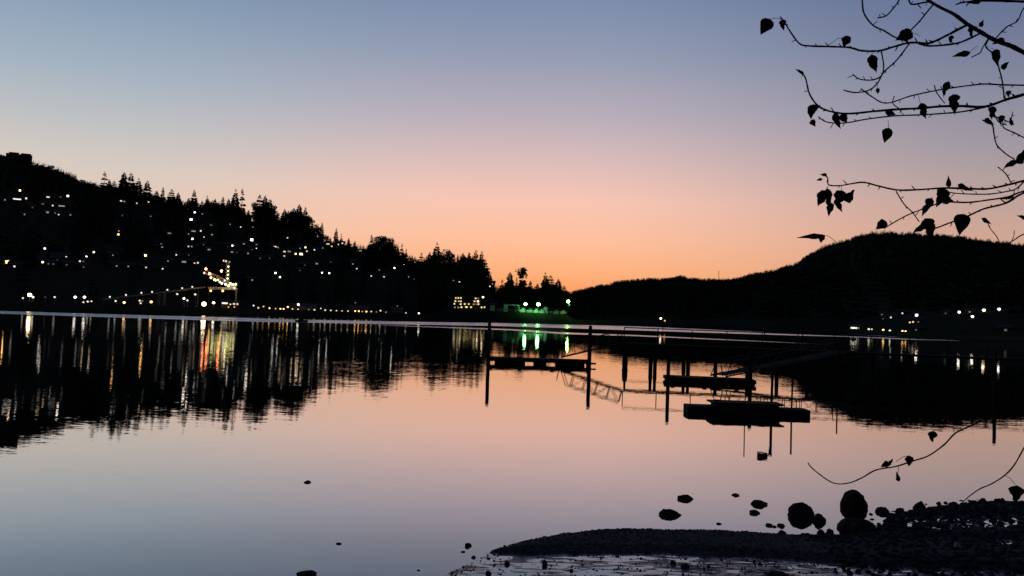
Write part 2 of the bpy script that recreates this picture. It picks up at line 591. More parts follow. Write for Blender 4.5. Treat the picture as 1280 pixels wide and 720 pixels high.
# ------------------------------------------------------------------ lights on the shore and slopes (photo pixels)
HL = [  # x, y, colour, power, width px (windows and lamps of the houses on the left slope)
 (24.9,238.1,'w',3,3.2),(6.2,249.8,'w',1,2.5),(21.4,248.9,'w',2,9),(32.7,248,'w',2,3.2),(37.2,256.2,'w',2,2.4),(40.7,259.4,'w',0,2.5),(30.7,268,'w',1,2.6),(53.5,255,'w',0,4),
 (60,246.3,'w',2,4.5),(65.9,257,'w',2,2.8),(77,257.5,'w',1,7.5),(75.7,246.3,'w',0,2.5),(84.8,245,'w',3,3.6),(59.5,265.4,'w',1,4),(69.6,269.2,'w',2,2.6),(68.9,266.3,'w',1,2.4),(73.3,268.2,'w',2,2.2),(88,268.6,'w',1,2.5),
 (151.3,251.2,'w',2,3.6),(155.3,252,'w',1,3),(171,254.1,'w',2,2.3),(185.7,252.5,'w',2,2.5),(152.8,269.5,'w',0,2.5),(188.4,270.3,'w',1,2.2),(148.5,289,'a',2,2.5),(148,293,'a',3,3.4),
 (56,310.6,'w',3,3),(50.4,324.2,'w',2,2.6),(53.3,327.7,'w',3,3.2),(60.6,329.7,'w',0,2.4),(66.6,330,'w',0,2.4),(69.5,321.6,'a',1,2.8),(74,321.8,'a',0,2.4),(71.6,325,'a',0,2.6),(82.6,320.6,'w',2,2.8),(83.3,331,'w',0,2.2),
 (108,320.7,'n',3,2.9),(117.2,315.2,'n',3,3),(99.9,326.5,'w',2,2.4),(104.3,326.7,'w',0,2.2),(104.3,333.7,'w',0,2.2),(9.2,327.4,'a',4,4.2),(18,333,'w',2,2.6),
 (211.7,291.8,'w',1,5),(201.6,305,'w',1,2.2),(202.7,308.8,'w',1,3.4),(196.4,311,'w',2,2.6),(181.8,319.2,'a',4,3.4),(182.5,334.3,'n',2,2.6),(141.2,319,'w',1,2.2),(145.8,332.5,'w',1,2.2),(160.4,333,'w',1,2.2),
 (220.3,318.6,'w',2,2.7),(210,326.4,'w',1,2.2),(203.3,336,'w',2,2.7),(230,327.3,'w',1,6),
 (234.4,262.1,'w',2,2.2),(243.5,265.5,'w',3,3.2),(253,267.5,'w',1,2.2),(259.8,270,'w',2,2.2),(238.9,274.6,'w',3,4.2),(264,281.4,'w',0,4.5),(241.9,289,'w',1,6),(251,288.6,'w',2,3),(235.6,292.5,'w',1,2.3),(255,296.4,'w',2,2.3),(265,293.4,'w',1,3.5),
 (240.6,298.5,'w',3,3.4),(235.6,308,'w',2,2.4),(239.7,308.2,'w',1,3),(244.8,308.8,'w',1,2.6),(261.3,312,'w',1,4.5),(254.4,305.9,'w',0,2.5),(235.9,318.9,'w',0,2.2),(243.2,328.9,'w',2,2.2),(247.3,328.5,'w',2,3.4),
 (287.6,280.3,'w',1,2.2),(300.9,283.8,'w',2,2.4),(316,283.9,'w',1,2.2),(314.6,299.8,'w',3,4.4),(304.8,304.8,'w',1,3.4),(321.5,305.9,'w',1,4.5),(321,311,'w',3,3),(290.5,307,'w',3,2.9),(284.6,308.4,'w',0,2.4),(290,315,'w',1,4),(296,315.5,'w',0,2.2),
 (309,313.8,'w',0,2.4),(310,316.8,'w',1,3.4),(314.8,312,'w',0,2.2),(325.4,322.8,'w',0,2.4),(315.3,350,'w',1,3.2),
 (356.8,283.3,'w',2,2.9),(359.3,297.3,'n',2,2.7),(343.8,308.5,'w',2,5),(347.5,309.5,'w',1,3),(355.6,314.5,'n',2,4),(362.5,314.4,'n',1,7),(355.4,320,'w',2,2.8),(369.6,317.3,'n',3,3.2),(376.3,318.1,'n',3,5),
 (375,310.5,'w',1,2.4),(381.8,309.3,'w',3,3),(383.6,314,'w',2,2.9),(393,312.3,'w',2,2.8),(403.5,310,'w',1,2.4),(410,305,'w',2,5),(414.6,307.9,'w',2,2.8),(423,305.5,'w',2,2.2),(428,304,'n',2,3),
 (325,323,'w',0,2.2),(337,323,'w',0,2.2),(344.4,341.3,'w',3,3.6),(349.9,346.5,'w',3,3),(402.5,341,'w',3,3),(411.6,341.5,'w',3,3),(395.9,329.6,'w',1,4),(381,331.5,'w',0,2.4),(413.5,327.9,'w',0,2.2),(374.8,338,'w',0,2.2),
 (450.5,313.3,'w',1,4.4),(439,327,'w',0,2.2),(441,330,'w',1,2.8),(446,335.8,'w',2,2.4),(474,337.5,'w',1,2.3),(464,345,'w',2,2.6),(480,346,'w',2,2.6),(493,335,'w',3,3.2),(505,329.8,'w',3,3),(499,332,'w',0,2.4),(510.8,346,'w',1,2.3),(517.8,348.8,'w',0,2.3),
 (566.7,350.7,'w',1,2.2),(574.4,352.3,'w',2,2.2),(612.8,357.9,'n',3,2.6),(615.8,355,'n',2,2.2),
]
HR = [(1102.3,393.3,'w',1,2.6),(1113.6,396.8,'w',2,2.3),(1103.7,398.4,'n',0,2.4),(1128,391.6,'w',2,2.4),(1145.8,394,'w',3,4),(1135,398.7,'w',1,2.4),(1137.3,403,'n',2,3),(1141.3,402.4,'n',2,2.6),(1148,403.2,'n',2,3),
      (1145,412.3,'w',0,2.6),(1182,391.8,'w',0,2.2),(1212,389.9,'n',1,2.6),(1257,412.6,'w',0,4)]
HRL = [(1199,390.1,'w',3,4),(1215.6,395.7,'w',3,4),(1229.9,387.8,'n',3,4.6),(1248.9,386.5,'w',3,4)]
KEEP = []   # (px, py, half width px, distance): sight lines the forest leaves open

def make_house(hill, wins, label, group):
    cx = sum(w[0] for w in wins) / len(wins)
    cy = sum(w[1] for w in wins) / len(wins)
    r = min(max(hill.hit(w[0], w[1]) for w in wins), float(hill.ridge(cx)) - 15) - 7
    x, y, sl = hdir(cx, cy)
    fwd = Vector((x, y, 0)); rt = Vector((y, -x, 0)); up = Vector((0, 0, 1))
    pts = [(far(w[0], w[1], r), w) for w in wins]
    ctr = far(cx, cy, r)
    us = [(p - ctr).dot(rt) for p, w in pts]
    hw = [max((w[4] * 0.54 if w[4] < 4 else w[4] - 1.4) * r / F_PX / 2, 0.3) for p, w in pts]
    lo = min(u - q for u, q in zip(us, hw)) - random.uniform(0.8, 2.2)
    hi = max(u + q for u, q in zip(us, hw)) + random.uniform(0.8, 2.2)
    zt = max(p.z for p, w in pts) + 0.75
    zb = min(hill.ground(ctr + fwd * d + rt * q) for d in (0, 7) for q in (lo, hi)) - 1.0
    zb = min(zb, min(p.z for p, w in pts) - 1.2)
    base = Vector((ctr.x, ctr.y, max(zb, 0)))
    root = thing('house', base, label, 'house', group)
    c = ctr + fwd * 3.6 + rt * ((lo + hi) / 2)
    b = MB().box((c.x, c.y, (zb + zt) / 2), (hi - lo, 7.2, zt - zb), rt, fwd, up)
    b.build('wall', M['wall'], root)
    L, Dp, e = (hi - lo) / 2 + 0.5, 4.1, 0.012
    rh = random.uniform(0.8, 1.4)
    c0 = Vector((c.x, c.y, zt + e))
    vs = [c0 - rt * L - fwd * Dp, c0 + rt * L - fwd * Dp, c0 + rt * L + fwd * Dp, c0 - rt * L + fwd * Dp, c0 - rt * L + up * rh, c0 + rt * L + up * rh]
    MB().add(vs, [(0, 3, 2, 1), (0, 1, 5, 4), (2, 3, 4, 5), (0, 4, 3), (1, 2, 5)]).build('roof', M['roof'], root)
    for (p, w), q in zip(pts, hw):
        hh = min(q, max(0.62 * r / F_PX, 0.4)) if w[4] > 3.3 and w[3] < 3 else q
        v = Vector((p.x, p.y, p.z)) 
        off = (v - ctr).dot(fwd)
        v = v - fwd * (off + 0.06)
        MB().box(v, (2 * q, 0.1, 2 * hh * 0.9), rt, fwd, up).build('window', G(w[2], w[3]), root)
        KEEP.append((w[0], w[1], w[4] / 2 + 0.7, r))
    return root

def clusters(lights):
    left_ = list(lights); out = []
    while left_:
        c = [left_.pop(0)]
        grew = True
        while grew:
            grew = False
            for w in list(left_):
                if any(abs(w[0] - q[0]) < 7.2 and abs(w[1] - q[1]) < 2.6 for q in c) and len(c) < 4:
                    c.append(w); left_.remove(w); grew = True
        out.append(c)
    return out

def zone(cx, cy):
    if cx < 110 and cy < 280: return 'high on the far left slope'
    if cx < 200 and cy < 300: return 'under the crest clump of tall firs'
    if cx < 128: return 'low on the far left slope'
    if cx < 232: return 'above the lit conveyor'
    if cx < 272 and cy < 303: return 'high above the ship loader'
    if cx < 272: return 'just above the ship loader'
    if cx < 330: return 'right of the ship loader slope'
    if cx < 390 and cy < 325: return 'below the two dense crest groves'
    if cx < 432 and cy < 325: return 'near the crest dip mid slope'
    if cx < 430: return 'low on the middle slope'
    if cx < 530: return 'under the rounded crest grove'
    return 'on the wooded point'
WN = ['one', 'two', 'three', 'four']
PW = ['faint', 'dim', 'clear', 'bright', 'glaring']
zs = {}
warm = random.Random(3)
HL = [(x, y, ('n' if c == 'w' and warm.random() < 0.3 else c), k, w) for (x, y, c, k, w) in HL]
for c in clusters(HL):
    cx = sum(w[0] for w in c) / len(c); cy = sum(w[1] for w in c) / len(c)
    zs.setdefault(zone(cx, cy), []).append((cx, c))
for zname, lst in zs.items():
    lst.sort(key=lambda q: q[0])
    for k, (cx, c) in enumerate(lst):
        b = max(c, key=lambda w: w[3])
        lab = 'house, %s %s %s window%s, %s %s' % (WN[len(c) - 1], PW[b[3]], CNAME[b[2]], '' if len(c) == 1 else 's', ORD[k], zname)
        make_house(left, c, lab, 'lit houses on the left hillside')
lst = sorted(clusters(HR), key=lambda c: c[0][0])
for k, c in enumerate(lst):
    b = max(c, key=lambda w: w[3])
    make_house(right, c, 'house, %s %s %s window%s, %s on the right hillside' % (WN[len(c) - 1], PW[b[3]], CNAME[b[2]], '' if len(c) == 1 else 's', ORD[k]), 'lit houses on the right hillside')

def lamp_post(hill, x, y, c, k, wpx, label, cat='lamp post', group=None, r=None, name='lamp_post', arm=True):
    if r is None:
        r = hill.hit(x, y) - 12
    P = far(x, y, r)
    g = hill.ground(P)
    rad = wpx * 0.36 * r / F_PX
    if P.z - g < rad + 0.3:
        g = P.z - rad - 0.8
    root = thing(name, (P.x, P.y, g), label, cat, group)
    dx, dy, _ = hdir(x, y)
    fw = Vector((dx, dy, 0))
    base = Vector((P.x, P.y, g - 0.3)) + fw * (rad + 0.25)
    topz = P.z + rad + 0.3
    m = MB().tube([base, (base.x, base.y, topz)], [0.12, 0.08], 6)
    m.box((base.x, base.y, g + 0.1), (0.5, 0.5, 0.3))
    m.build('pole', M['dark_steel'], root)
    if arm:
        MB().bar((base.x, base.y, topz), (P.x, P.y, P.z + rad * 0.9), 0.06).build('arm', M['dark_steel'], root)
    MB().sphere(P, rad, 10, 6, 0.85).build('lamp', G(c, k), root, smooth=True)
    KEEP.append((x, y, wpx / 2 + 1, r))
    return root

for k, (x, y, c, p, w) in enumerate(HRL):
    lamp_post(right, x, y, c, p, w, ['bright lamp highest up the right slope, leftmost of four', 'bright lamp lowest of the four on the right slope', 'brightest lamp on the right slope, third of four', 'bright lamp at the far right end of the slope lamps'][k], 'street lamp', 'street lamps on the right slope', name='street_lamp')

# lamps along the far left shore
SL = [(28.6,372.6,'w',2,2.6),(37,368.7,'n',4,5.8),(41.3,371.4,'n',3,3),(56.4,371.4,'w',0,2),(68.3,371.4,'w',2,3),(94,371.4,'w',3,4.2),(105.6,371.4,'w',3,4.2),(104.2,377.8,'w',2,2.6),(109.7,377,'w',2,3),(114.3,376.6,'w',2,2.4),
      (144.5,376.3,'w',2,3),(155.2,378.1,'a',3,4),(174.6,375.8,'w',2,3),(177.8,376.4,'w',1,2.4),(175.8,379,'n',2,3),(189,377.4,'a',3,4.2),(221.5,367.6,'w',2,3.2),(230,373.1,'w',3,3.8),(234.3,375.5,'w',2,3.2),
      (255,380,'n',4,7.5),(244,368,'w',2,3.6),(267,378.4,'w',3,4.8),(288,380.4,'n',2,2.8),(293,383.8,'a',2,2.6),(285.6,383.8,'a',2,2.6)]
SL2 = [(317,382,'w',2,2.8),(322.8,384.8,'n',2,3),(329.4,383.2,'a',2,2.8),(336.9,385.2,'a',3,2.4),(344.4,385.8,'a',2,2.6),(350.5,386,'a',3,2.6),(354.5,386,'a',3,2.6),(359.8,383.7,'a',3,2.8),(365.6,386.3,'n',2,2.6),(372.5,386.5,'n',2,2.4),(372.9,380.6,'w',3,4),
       (386,387,'a',1,2.6),(393,387.3,'n',2,3),(401,385.5,'w',2,2.2),(406.5,387.6,'n',2,3),(413.5,388.1,'n',2,2.8),(420.6,388.4,'n',2,2.6),(427.5,388.9,'n',2,2.6),(435,388.9,'n',2,2.6),(444,388.9,'a',3,2.6),(448.5,389,'a',3,2.6),(452.8,389.4,'a',2,2),
       (458,389.5,'a',3,2.8),(464,389.5,'n',2,2.6),(470.6,390,'n',1,2.4),(475.6,388.3,'w',2,2.8),(482.5,390.2,'n',1,2.8),(507.5,391.3,'n',2,2.4),(523.7,391.8,'w',3,3),(551,393,'w',1,2.2),(557,393.4,'w',0,2.2),(563,393.4,'w',1,2.4)]
for k, (x, y, c, p, w) in enumerate(SL):
    r = float(left.shore(x)) + 22
    if k < 20:
        where = 'the far left waterfront'; o = ORD[k]
    lamp_post(left, x, y, c, p, w, '%s %s lamp on a post, %s along the far left waterfront' % (PW[p], CNAME[c], ORD[k] if k < 20 else ['fifth from right', 'fourth from right', 'third from right', 'second from right', 'rightmost'][k - 20]),
              'lamp post', 'lamp posts along the far left waterfront', r=r)
for k, (x, y, c, p, w) in enumerate(SL2):
    r = float(left.shore(x)) + 9
    n2 = len(SL2)
    o = ORD[k] if k < 20 else ['rightmost', 'second', 'third', 'fourth', 'fifth', 'sixth', 'seventh', 'eighth', 'ninth', 'tenth', 'eleventh', 'twelfth'][n2 - 1 - k] + ('' if k == n2 - 1 else ' from the right')
    lamp_post(left, x, y, c, p, w, '%s %s lamp %s in the low row along the middle seawall' % (PW[p], CNAME[c], o), 'lamp', 'low lamps along the middle seawall', r=r, name='seawall_lamp', arm=False)
for (x, y, yb, lab) in ((444.2, 378.5, 388, 'tall pole lamp standing over the amber seawall lamps'), (496.7, 382.4, 390, 'tall thin pole lamp right of the seawall row')):
    lamp_post(left, x, y, 'n', 1, 2.0, lab, 'lamp post', r=float(left.shore(x)) + 14)
# right shore
RS = [(1086,411.5,'w',2,3.6),(1089.8,411.5,'n',2,2.6),(1104,412.4,'a',3,3.2),(1112.3,413.5,'w',3,3),(1128,414,'a',3,3.2),(1132,414.3,'a',3,3)]
for k, (x, y, c, p, w) in enumerate(RS):
    lamp_post(right, x, y, c, p, w, '%s %s shore lamp, %s of the lamps along the right shore' % (PW[p], CNAME[c], ORD[k]), 'lamp', 'shore lamps at the right', r=float(right.shore(x)) + 8, name='shore_lamp')
lamp_post(right, 756, 404, 'n', 1, 2.0, 'tiny lone lamp at the waterline under the far mountain', 'lamp', r=float(right.shore(756)) + 6, name='shore_lamp')

def boxed(hill, x0, x1, y0, y1, r, depth, m=None):
    a, b = far(x0, y1, r), far(x1, y1, r)
    t = far((x0 + x1) / 2, y0, r)
    g = min(hill.ground(a), hill.ground(b)) - 0.5
    c = (a + b) / 2
    fw = Vector((c.x, c.y, 0)).normalized(); rt = Vector((fw.y, -fw.x, 0))
    return c, fw, rt, (b - a).length, g, t.z

def shed(hill, x0, x1, y0, y1, r, depth, label, cat, name='shed', wallm='wall', lit=None, roofh=1.0):
    c, fw, rt, w, g, zt = boxed(hill, x0, x1, y0, y1, r, depth)
    root = thing(name, (c.x, c.y, g), label, cat)
    cc = c + fw * depth / 2
    MB().box((cc.x, cc.y, (g + zt) / 2), (w, depth, zt - g), rt, fw).build('wall', M[wallm], root)
    L, D = w / 2 + 0.3, depth / 2 + 0.3
    q = Vector((cc.x, cc.y, zt + 0.01)); u = Vector((0, 0, roofh))
    MB().add([q - rt * L - fw * D, q + rt * L - fw * D, q + rt * L + fw * D, q - rt * L + fw * D, q - rt * L + u, q + rt * L + u],
             [(0, 3, 2, 1), (0, 1, 5, 4), (2, 3, 4, 5), (0, 4, 3), (1, 2, 5)]).build('roof', M['roof'], root)
    if lit:
        for (wx, wy, wc, wk, ww) in lit:
            p = far(wx, wy, r)
            p = p - fw * ((p - c).dot(fw) + 0.06)
            q2 = ww * r / F_PX
            MB().box(p, (q2, 0.1, min(q2 * 0.8, 1.1 * r / F_PX * 1.6)), rt, fw).build('window', G(wc, wk), root)
            KEEP.append((wx, wy, ww / 2 + 1, r))
    return root

shed(left, 362, 396, 382.4, 388, float(left.shore(380)) + 16, 9, 'long low building lit amber by the seawall lamps, left one', 'building', 'waterfront_shed', 'concrete')
shed(left, 437, 461, 385, 389.5, float(left.shore(450)) + 18, 9, 'low shed lit amber behind the reddest seawall lamps', 'building', 'waterfront_shed', 'concrete')
shed(left, 489, 504, 387, 391, float(left.shore(497)) + 18, 8, 'small low shed beside the tall thin pole lamp', 'building', 'waterfront_shed', 'concrete')
shed(left, 276, 287, 377.4, 382.5, float(left.shore(281)) + 26, 7, 'pale shed with a lit wall between the ship loader legs', 'building', 'lit_shed', 'wall', [(281, 379, 'w', 2, 6.5)])
shed(left, 291, 299, 378.2, 382.5, float(left.shore(294)) + 30, 6, 'small shed with a lit strip right of the ship loader', 'building', 'lit_shed', 'wall', [(294.5, 380, 'n', 2, 6)])
shed(right, 1062, 1076, 407.6, 413, float(right.shore(1069)) + 12, 8, 'shore building with a row of white lit windows', 'building', 'shore_building', 'wall', [(1064.5, 409.8, 'w', 2, 2.2), (1067.2, 409.9, 'w', 3, 1.8), (1070, 410, 'w', 2, 2.2), (1073, 410.1, 'w', 1, 1.8)], 0.8)
# flat topped house on the crest at the far left
def crest_house():
    r = float(left.ridge(20)) - 8
    c, fw, rt, w, g, zt = boxed(left, 7, 40, 191.5, 203, r, 12)
    root = thing('crest_house', (c.x, c.y, g), 'wide flat topped house on the crest at the top left', 'house')
    cc = c + fw * 7
    MB().box((cc.x, cc.y, (g + zt) / 2 - 0.3), (w, 12, zt - g - 0.6), rt, fw).build('wall', M['wall'], root)
    for q in (-w * 0.2, w * 0.26):
        d = cc + rt * q
        MB().box((d.x, d.y, zt + 0.1), (w * 0.38, 12.6, 0.8), rt, fw).build('roof', M['roof'], root)
    for q in (-0.36, -0.1, 0.2, 0.38):
        d = c + rt * (w * q) + fw * 0.95
        MB().box((d.x, d.y, zt - 2.4), (2.6, 0.2, 1.6), rt, fw).build('window', M['dark_steel'], root)
crest_house()

# ------------------------------------------------------------------ lit waterfront building in the middle
def mid_building():
    r = float(left.shore(587)) + 24
    c, fw, rt, w, g, zt = boxed(left, 566, 608, 374.5, 386, r, 14)
    root = thing('waterfront_building', (c.x, c.y, g), 'stepped waterfront building with rows of yellow and white lit windows', 'building')
    def blk(x0, x1, y0, y1, dep, nm, m, push=0.0):
        a, b = far(x0, y1, r), far(x1, y1, r)
        q = (a + b) / 2
        zt_ = far((x0 + x1) / 2, y0, r).z
        zb_ = g if y1 >= 385 else q.z
        d = q + fw * (dep / 2 + push)
        MB().box((d.x, d.y, (zb_ + zt_) / 2), ((b - a).length, dep, zt_ - zb_), rt, fw).build(nm, M[m], root)
    blk(566, 579, 370.5, 386, 12, 'wall', 'wall')
    blk(579.1, 590.9, 377.8, 386, 11, 'wall', 'wall')
    blk(591, 600.5, 371, 386, 12, 'wall', 'wall')
    blk(600.6, 608, 381.5, 386, 10, 'wall', 'wall')
    blk(565.4, 579.6, 369.9, 370.4, 13, 'roof', 'roof', -0.3)
    blk(579.7, 590.3, 377.2, 377.7, 12, 'roof', 'roof', -0.3)
    blk(590.4, 601.1, 370.4, 370.9, 13, 'roof', 'roof', -0.3)
    blk(601.2, 608.5, 380.9, 381.4, 11, 'roof', 'roof', -0.3)
    wins = [(569.8,372.5,'n',2,2.2),(572.9,372.5,'n',2,2.2),(576,372.5,'n',2,2.4),(594.6,373,'n',2,2.4),(597.6,373,'a',1,2),(569.2,376.4,'n',2,2.8),(573.6,376.6,'y',2,1.8),(576.2,376.6,'n',2,2.2),
            (593.3,376.6,'n',2,2.6),(597.5,376.7,'n',3,2.8),(568,379.7,'w',2,2.2),(575.8,380.2,'y',2,2.6),(581,380,'n',2,2.8),(586,380,'a',2,2.8),(592.2,380.3,'n',1,3.4),(595.4,380.3,'a',1,2),(598,380.2,'n',2,2.6),
            (568.6,384.2,'w',1,2.2),(573,384.3,'y',1,3),(576.9,384,'y',2,2.8),(583,383.8,'y',2,4),(588.8,384,'n',2,2.8),(602,384.2,'y',2,2.4),(605.6,384,'n',2,2.2)]
    for (x, y, cc, k, ww) in wins:
        p = far(x, y, r)
        p = p - fw * ((p - c).dot(fw) + 0.06)
        q = ww * 0.72 * r / F_PX
        MB().box(p, (q, 0.1, min(q, 0.58)), rt, fw).build('window', G(cc, k), root)
    for x in range(560, 612, 4):
        KEEP.append((x, 378, 3.2, r))
    lamp_post(left, 603.8, 371.5, 'n', 3, 3.6, 'bright lamp on a mast right above the lit waterfront building', 'lamp post', r=r - 3)
mid_building()

# ------------------------------------------------------------------ green lit quay
def green_quay():
    for (x, y, w, lab) in ((656.9, 380.3, 5.2, 'green floodlight on a mast, leftmost of three'), (673, 380.5, 5.6, 'green floodlight on a mast, middle of three'), (710.4, 376.9, 5.0, 'green floodlight at the right tip of the quay, highest of three')):
        lamp_post(left, x, y, 'h' if x > 700 else 'g', 5, w, lab, 'floodlight', 'green floodlights on the quay', r=float(left.shore(x)) + 6.2, name='floodlight')
    lamp_post(left, 711.7, 381, 'g', 2, 2.6, 'small green lamp right below the tip floodlight', 'lamp', r=float(left.shore(711)) + 6, name='quay_lamp')
    r = float(left.shore(640)) + 14
    shed(left, 612.5, 618.5, 381.8, 388, r, 5, 'small white gabled shed left of the green quay', 'shed', 'white_shed', 'white_steel')
    shed(left, 629.5, 634, 380.6, 388, r, 4, 'small white cabin beside the quay gantry', 'cabin', 'white_cabin', 'white_steel', None, 0.5)
    # open gantry frame
    a, b = far(634.5, 381, r), far(649, 381.8, r)
    g = left.ground(a) - 0.3
    root = thing('gantry', (a.x, a.y, g), 'pale open gantry frame left of the green floodlights', 'gantry')
    for p in (a, b):
        MB().bar((p.x, p.y, g), (p.x, p.y, p.z), 0.14).build('leg', M['white_steel'], root)
    MB().bar(a - Vector((0.4, 0, 0)), b + Vector((0.4, 0, 0)), 0.2).build('beam', M['white_steel'], root)
    MB().bar((b.x, b.y, g + 0.5), (b.x - 2.2, b.y, b.z - 0.2), 0.08).build('brace', M['white_steel'], root)
    # storage dome
    p = far(682.3, 386, float(left.shore(682)) + 10)
    root = thing('storage_tank', (p.x, p.y, left.ground(p)), 'small pale domed tank right of the middle green floodlight', 'tank')
    MB().tube([(p.x, p.y, left.ground(p) - 0.2), (p.x, p.y, p.z + 0.3)], 0.9, 12).build('wall', M['white_steel'], root)
    MB().sphere((p.x, p.y, p.z + 0.31), 0.95, 12, 6, 0.6).build('dome', M['white_steel'], root, smooth=True)
    # railings, and pale crates added so the green light has surfaces to catch
    for (x0, x1, y, lab) in ((621, 640, 388.3, 'left length of pale quay railing by the gantry'), (652, 668, 388.6, 'quay railing under the two green floodlights'), (684, 708, 389.4, 'quay railing running out to the tip floodlight')):
        rr = float(left.shore((x0 + x1) / 2)) + 8.0
        a, b = far(x0, y, rr), far(x1, y + 0.5, rr)
        g = left.ground((a + b) / 2)
        root = thing('quay_railing', (a.x, a.y, g), lab, 'railing', 'quay railings')
        za, zb = max(a.z, g + 1.0), max(b.z, g + 1.0)
        MB().bar((a.x, a.y, za), (b.x, b.y, zb), 0.09).build('rail', M['white_steel'], root)
        MB().bar((a.x, a.y, (za + g) / 2), (b.x, b.y, (zb + g) / 2), 0.05).build('rail', M['white_steel'], root)
        n = 7
        for i in range(n):
            q = a.lerp(b, i / (n - 1))
            MB().bar((q.x, q.y, g - 0.2), (q.x, q.y, za), 0.06).build('post', M['white_steel'], root)
    for k, (x, w, h, lab) in enumerate(((653, 7, 2, 'added pale crates catching green light directly under the left floodlight'), (669.5, 6, 2, 'added pale crates catching green light just left of the middle floodlight'), (676.5, 6, 2, 'added pale crates catching green light just right of the middle floodlight'), (703.5, 6, 2, 'added pale crates catching green light beside the tip floodlight'), (625, 7, 2, 'added pale crates catching green light left of the white cabin'), (645, 5, 2.6, 'added pale crate stack catching green light beside the gantry leg'), (662, 7, 2.4, 'low added pale crates catching light between the two green floodlights'), (695, 6, 2.2, 'low added pale crates catching green light toward the quay tip'))):
        rr = float(left.shore(x)) + 9.5  # pale crates added to spread the green glow along the quay
        p = far(x, 390, rr); g = left.ground(p)
        root = thing('added_crates', (p.x, p.y, g), lab, 'crates', 'crates added to catch the green light')
        u = w * rr / F_PX
        MB().box((p.x, p.y, g + 0.6), (u, 1.6, 1.2)).build('crate', M['white_steel'], root)
        MB().box((p.x + u * 0.15, p.y, g + 1.56), (u * 0.5, 1.3, 0.7)).build('crate', M['concrete'], root)
green_quay()

